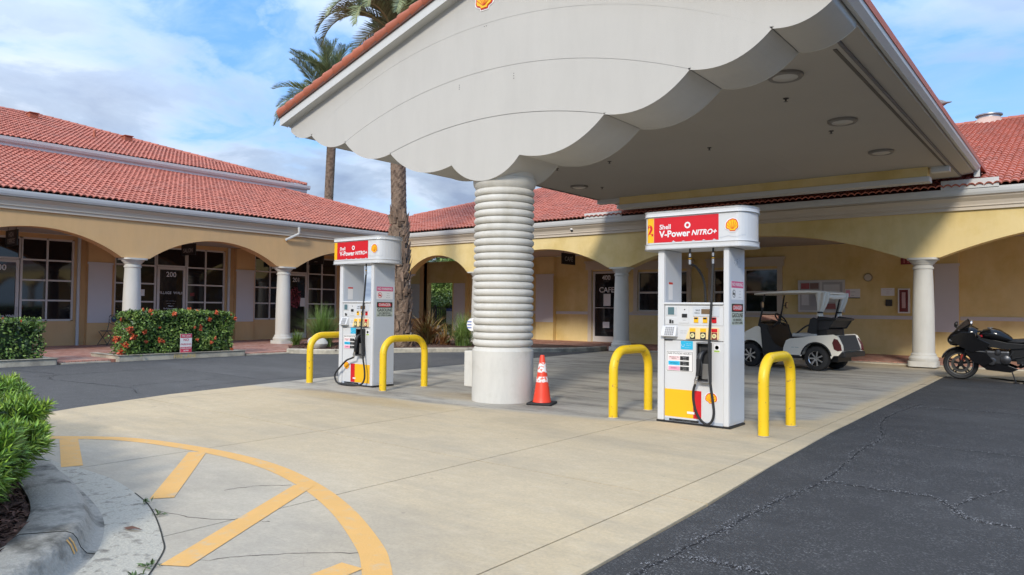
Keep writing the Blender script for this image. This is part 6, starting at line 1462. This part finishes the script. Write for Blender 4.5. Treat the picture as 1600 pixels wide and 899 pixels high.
# black railing across the passage, with a notice
t = thing('metal_railing', 'black metal railing closing the arched passage behind the grasses', 'railing', (-24.2, 25.6, 0))
b = MB(); b.box(-1.7,1.7,-.02,.02,1.32,1.37); b.box(-1.7,1.7,-.02,.02,.15,.19); part('rail', b, BLACK, t)
bm = MB(); bm.box(-.011,.011,-.011,.011,.19,1.32); BAL = bm.mesh('baluster', BLACK)
for k in range(27): link('baluster', BAL, t, (-1.6+k*.123, 0, 0))
for px in (-1.1,-.02,1.1):
    b = MB(); b.box(px-.05,px+.05,-.05,.05,0,1.48); part('railing_post', b, BLACK, t)
t = thing('pool_notice', 'pale notice board with a blue header hung on the black railing', 'sign', (-24.05, 25.55, .55)); b = MB(); b.box(-.42,.42,-.01,.01,0,.78); part('notice_board', b, mat('notice_pale_blue', (.50,.56,.66), .5), t); b = MB(); b.box(-.42,.42,-.0135,-.0105,.64,.78); part('notice_header', b, mat('notice_blue', (.05,.10,.38), .5), t); q = MB(); addtext(q, '---- -----', lambda u, v: (u, -.0150, .71+v), .11, 'CENTER', .015); part('lettering', q, LW, t)

# ------------------------------------------------------------------ signs and fittings
def hang_sign(label, loc, rz, w, h, lines):
    t = thing('hanging_sign', label, 'sign', loc, rz, 'black signs hung under the arcades'); b = MB(); b.box(-w/2,w/2,-.02,.02,0,h); part('sign_board', b, mat('sign_black', (.012,.012,.013), .4), t)
    for z, s_, st in lines:
        q = MB(); addtext(q, st, lambda u, v: (u, -.0225, z+v), s_, 'CENTER', .012); part('lettering', q, mat('sign_lettering_grey', (.50,.48,.46), .5), t)
        q = MB(); addtext(q, st, lambda u, v: (-u, .0225, z+v), s_, 'CENTER', .012); part('lettering', q, MATS['sign_lettering_grey'], t)
    b = MB(); b.tube([(-w*.35,0,h),(-w*.35,0,h+.12)], .008, 6); b.tube([(w*.35,0,h),(w*.35,0,h+.12)], .008, 6); part('sign_hanger', b, BLACK, t)
hang_sign('black hanging sign lettered HOA OFFICE under the leftmost arch', (-23.6, 7.0, 2.98), 0, .92, .44, ((.31,.19,'HOA'),(.12,.19,'OFFICE')))
hang_sign('black hanging sign lettered SALON above the hedge', (-23.6, 12.1, 3.04), 0, .92, .38, ((.15,.20,'SALON'),))
hang_sign('black two-line hanging sign partly hidden by the left pump topper', (-23.6, 17.25, 3.0), 0, .92, .42, ((.30,.16,'----'),(.12,.16,'----')))
hang_sign('black hanging sign lettered CAFÉ under the yellow arch', (-15.45, 22.8, 3.06), -math.pi/2+math.pi, .90, .42, ((.20,.24,'CAFÉ'),))
def wall_sign(name, label, cat, x, z, w, h, m_, d=.02, lines=(), tm=LB, y=24.8):
    t = thing(name, label, cat, (x, y, z)); b = MB(); b.box(-w/2,w/2,-d,-.002,-h/2,h/2); part('sign_plate', b, m_, t, bev=.003)
    if lines:
        q = MB()
        for zz, s_, st in lines: addtext(q, st, lambda u, v: (u, -d-.0012, zz+v), s_, 'CENTER', .012)
        part('lettering', q, tm, t)
    return t
t = wall_sign('bulletin_board', 'grey framed two-pane bulletin board with posters on the yellow wall', 'notice board', -6.79, 1.87, 1.46, 1.06, mat('board_frame', (.60,.58,.56), .5), .05)
for x0, x1 in ((-.66,-.04),(.04,.66)):
    b = MB(); b.box(x0,x1,-.056,-.0505,-.46,.46); pn = part('board_pane', b, mat('board_paper', (.42,.40,.39), .25, .15, 6), t)
    for (a, c, z0, z1, m_) in (((x0+.03, x0+.30, .24, .43, mat('poster_red', (.35,.06,.06), .4)), (x0+.32, x1-.03, .24, .43, mat('poster_brown', (.20,.11,.09), .4)), (x0+.05, x0+.28, -.30, .12, mat('poster_grey', (.60,.59,.58), .4)), (x0+.33, x1-.05, -.34, .15, mat('poster_dark_grey', (.33,.32,.33), .4))) if x0 < 0 else ((x0+.05, x1-.08, -.18, .38, mat('poster_grey', (.60,.59,.58), .4)), (x0+.03, x1-.05, -.42, -.24, mat('poster_maroon', (.32,.10,.09), .4)))):
        b = MB(); b.box(a, c, -.0592, -.0564, z0, z1); part('poster', b, m_, pn)
t = wall_sign('wall_sign', 'small white and pink sign with two text blocks right of the bulletin board', 'sign', -5.83, 1.95, .44, .30, SIGNW, .015, ((.06,.07,'-------'),(-.05,.07,'----')), LB); b = MB(); b.box(-.20,-.08,-.0195,-.0155,-.10,.11); part('sign_emblem', b, PINK, t); b = MB(); b.box(-.22,.22,-.0195,-.0155,-.15,-.125); part('sign_border', b, LB, t)
wall_sign('wall_sign', 'white sign with small maroon text above the dark wall box', 'sign', -4.82, 2.0, .38, .24, SIGNW, .012, ((.07,.045,'---- ------------'),(.0,.05,'------'),(-.06,.05,'------')), mat('print_maroon', (.3,.05,.06), .5))
t = wall_sign('fire_alarm_sign', 'small dark red exit sign high on the yellow wall beside the column', 'sign', -4.30, 2.94, .30, .20, mat('dark_red_plate', (.20,.015,.02), .4), .03); b = MB(); b.box(-.07,-.04,-.0345,-.031,-.06,.06); b.box(.04,.07,-.0345,-.031,-.06,.06); part('sign_marking', b, mat('marking_pink', (.5,.15,.15), .5), t)
t = wall_sign('fire_extinguisher_cabinet', 'white fire extinguisher cabinet with red glazed door on the yellow wall', 'cabinet', -4.36, 1.72, .32, .76, SIGNW, .10); b = MB(); b.box(-.12,.12,-.106,-.1005,-.34,.34); cb_ = part('cabinet_door', b, mat('cabinet_red', (.16,.02,.02), .15, .3, 9), t); b = MB(); b.box(-.05,.05,-.110,-.1065,-.22,.26); part('cabinet_label', b, mat('label_pale_red', (.55,.35,.34), .5), cb_)
t = wall_sign('junction_box', 'dark metal wall box below the white sign left of the extinguisher cabinet', 'box', -4.78, 1.66, .18, .20, mat('box_dark', (.06,.05,.045), .4, metal=.5), .08)
t = thing('wall_clock', 'small round wall fitting high on the yellow wall above the board', 'wall light', (-5.37, 24.8, 2.46)); b = MB(); b.lathe([(.13,-.002),(.13,-.06),(.11,-.08)], n=20, axis='y'); part('fitting_body', b, mat('fitting_tan', (.33,.27,.17), .5), t); b = MB(); b.lathe([(0,-.083),(.10,-.083),(.105,-.078)], n=20, axis='y'); part('fitting_face', b, mat('fitting_face', (.55,.50,.40), .4), t)
t = thing('security_camera', 'small dark dome camera on the cream cornice left of the cafe arch', 'camera', (-13.55, 20.20, 3.98)); b = MB(); b.lathe([(.07,.10),(.07,.06),(.055,.05)], n=14); part('camera_mount', b, SIGNW, t); b = MB(); b.ball((0,0,.04), .052, 12, 8); part('camera_dome', b, BLACK, t)
# bird on the canopy eave
t = thing('bird', 'small grey bird perched on the right eave of the canopy roof', 'bird', (-1.97, 14.85, 5.02), math.radians(-35)); GB_ = mat('bird_grey', (.20,.19,.19), .8, .25, 30)
b = MB(); b.loft([ring_se(.17,0,.10,.01,.008,12), ring_se(.06,0,.115,.035,.02,12), ring_se(-.02,0,.13,.06,.055,12), ring_se(-.08,0,.155,.052,.055,12), ring_se(-.12,0,.20,.030,.030,12), ring_se(-.135,0,.235,.034,.032,12), ring_se(-.165,0,.238,.022,.022,12), ring_se(-.195,0,.232,.005,.005,12)]); part('body', b, GB_, t)
for y in (.02,-.02):
    b = MB(); b.tube([(-.03,y,.09),(-.03,y,0)], .005, 5); part('leg', b, mat('bird_leg', (.3,.12,.1), .6), t)
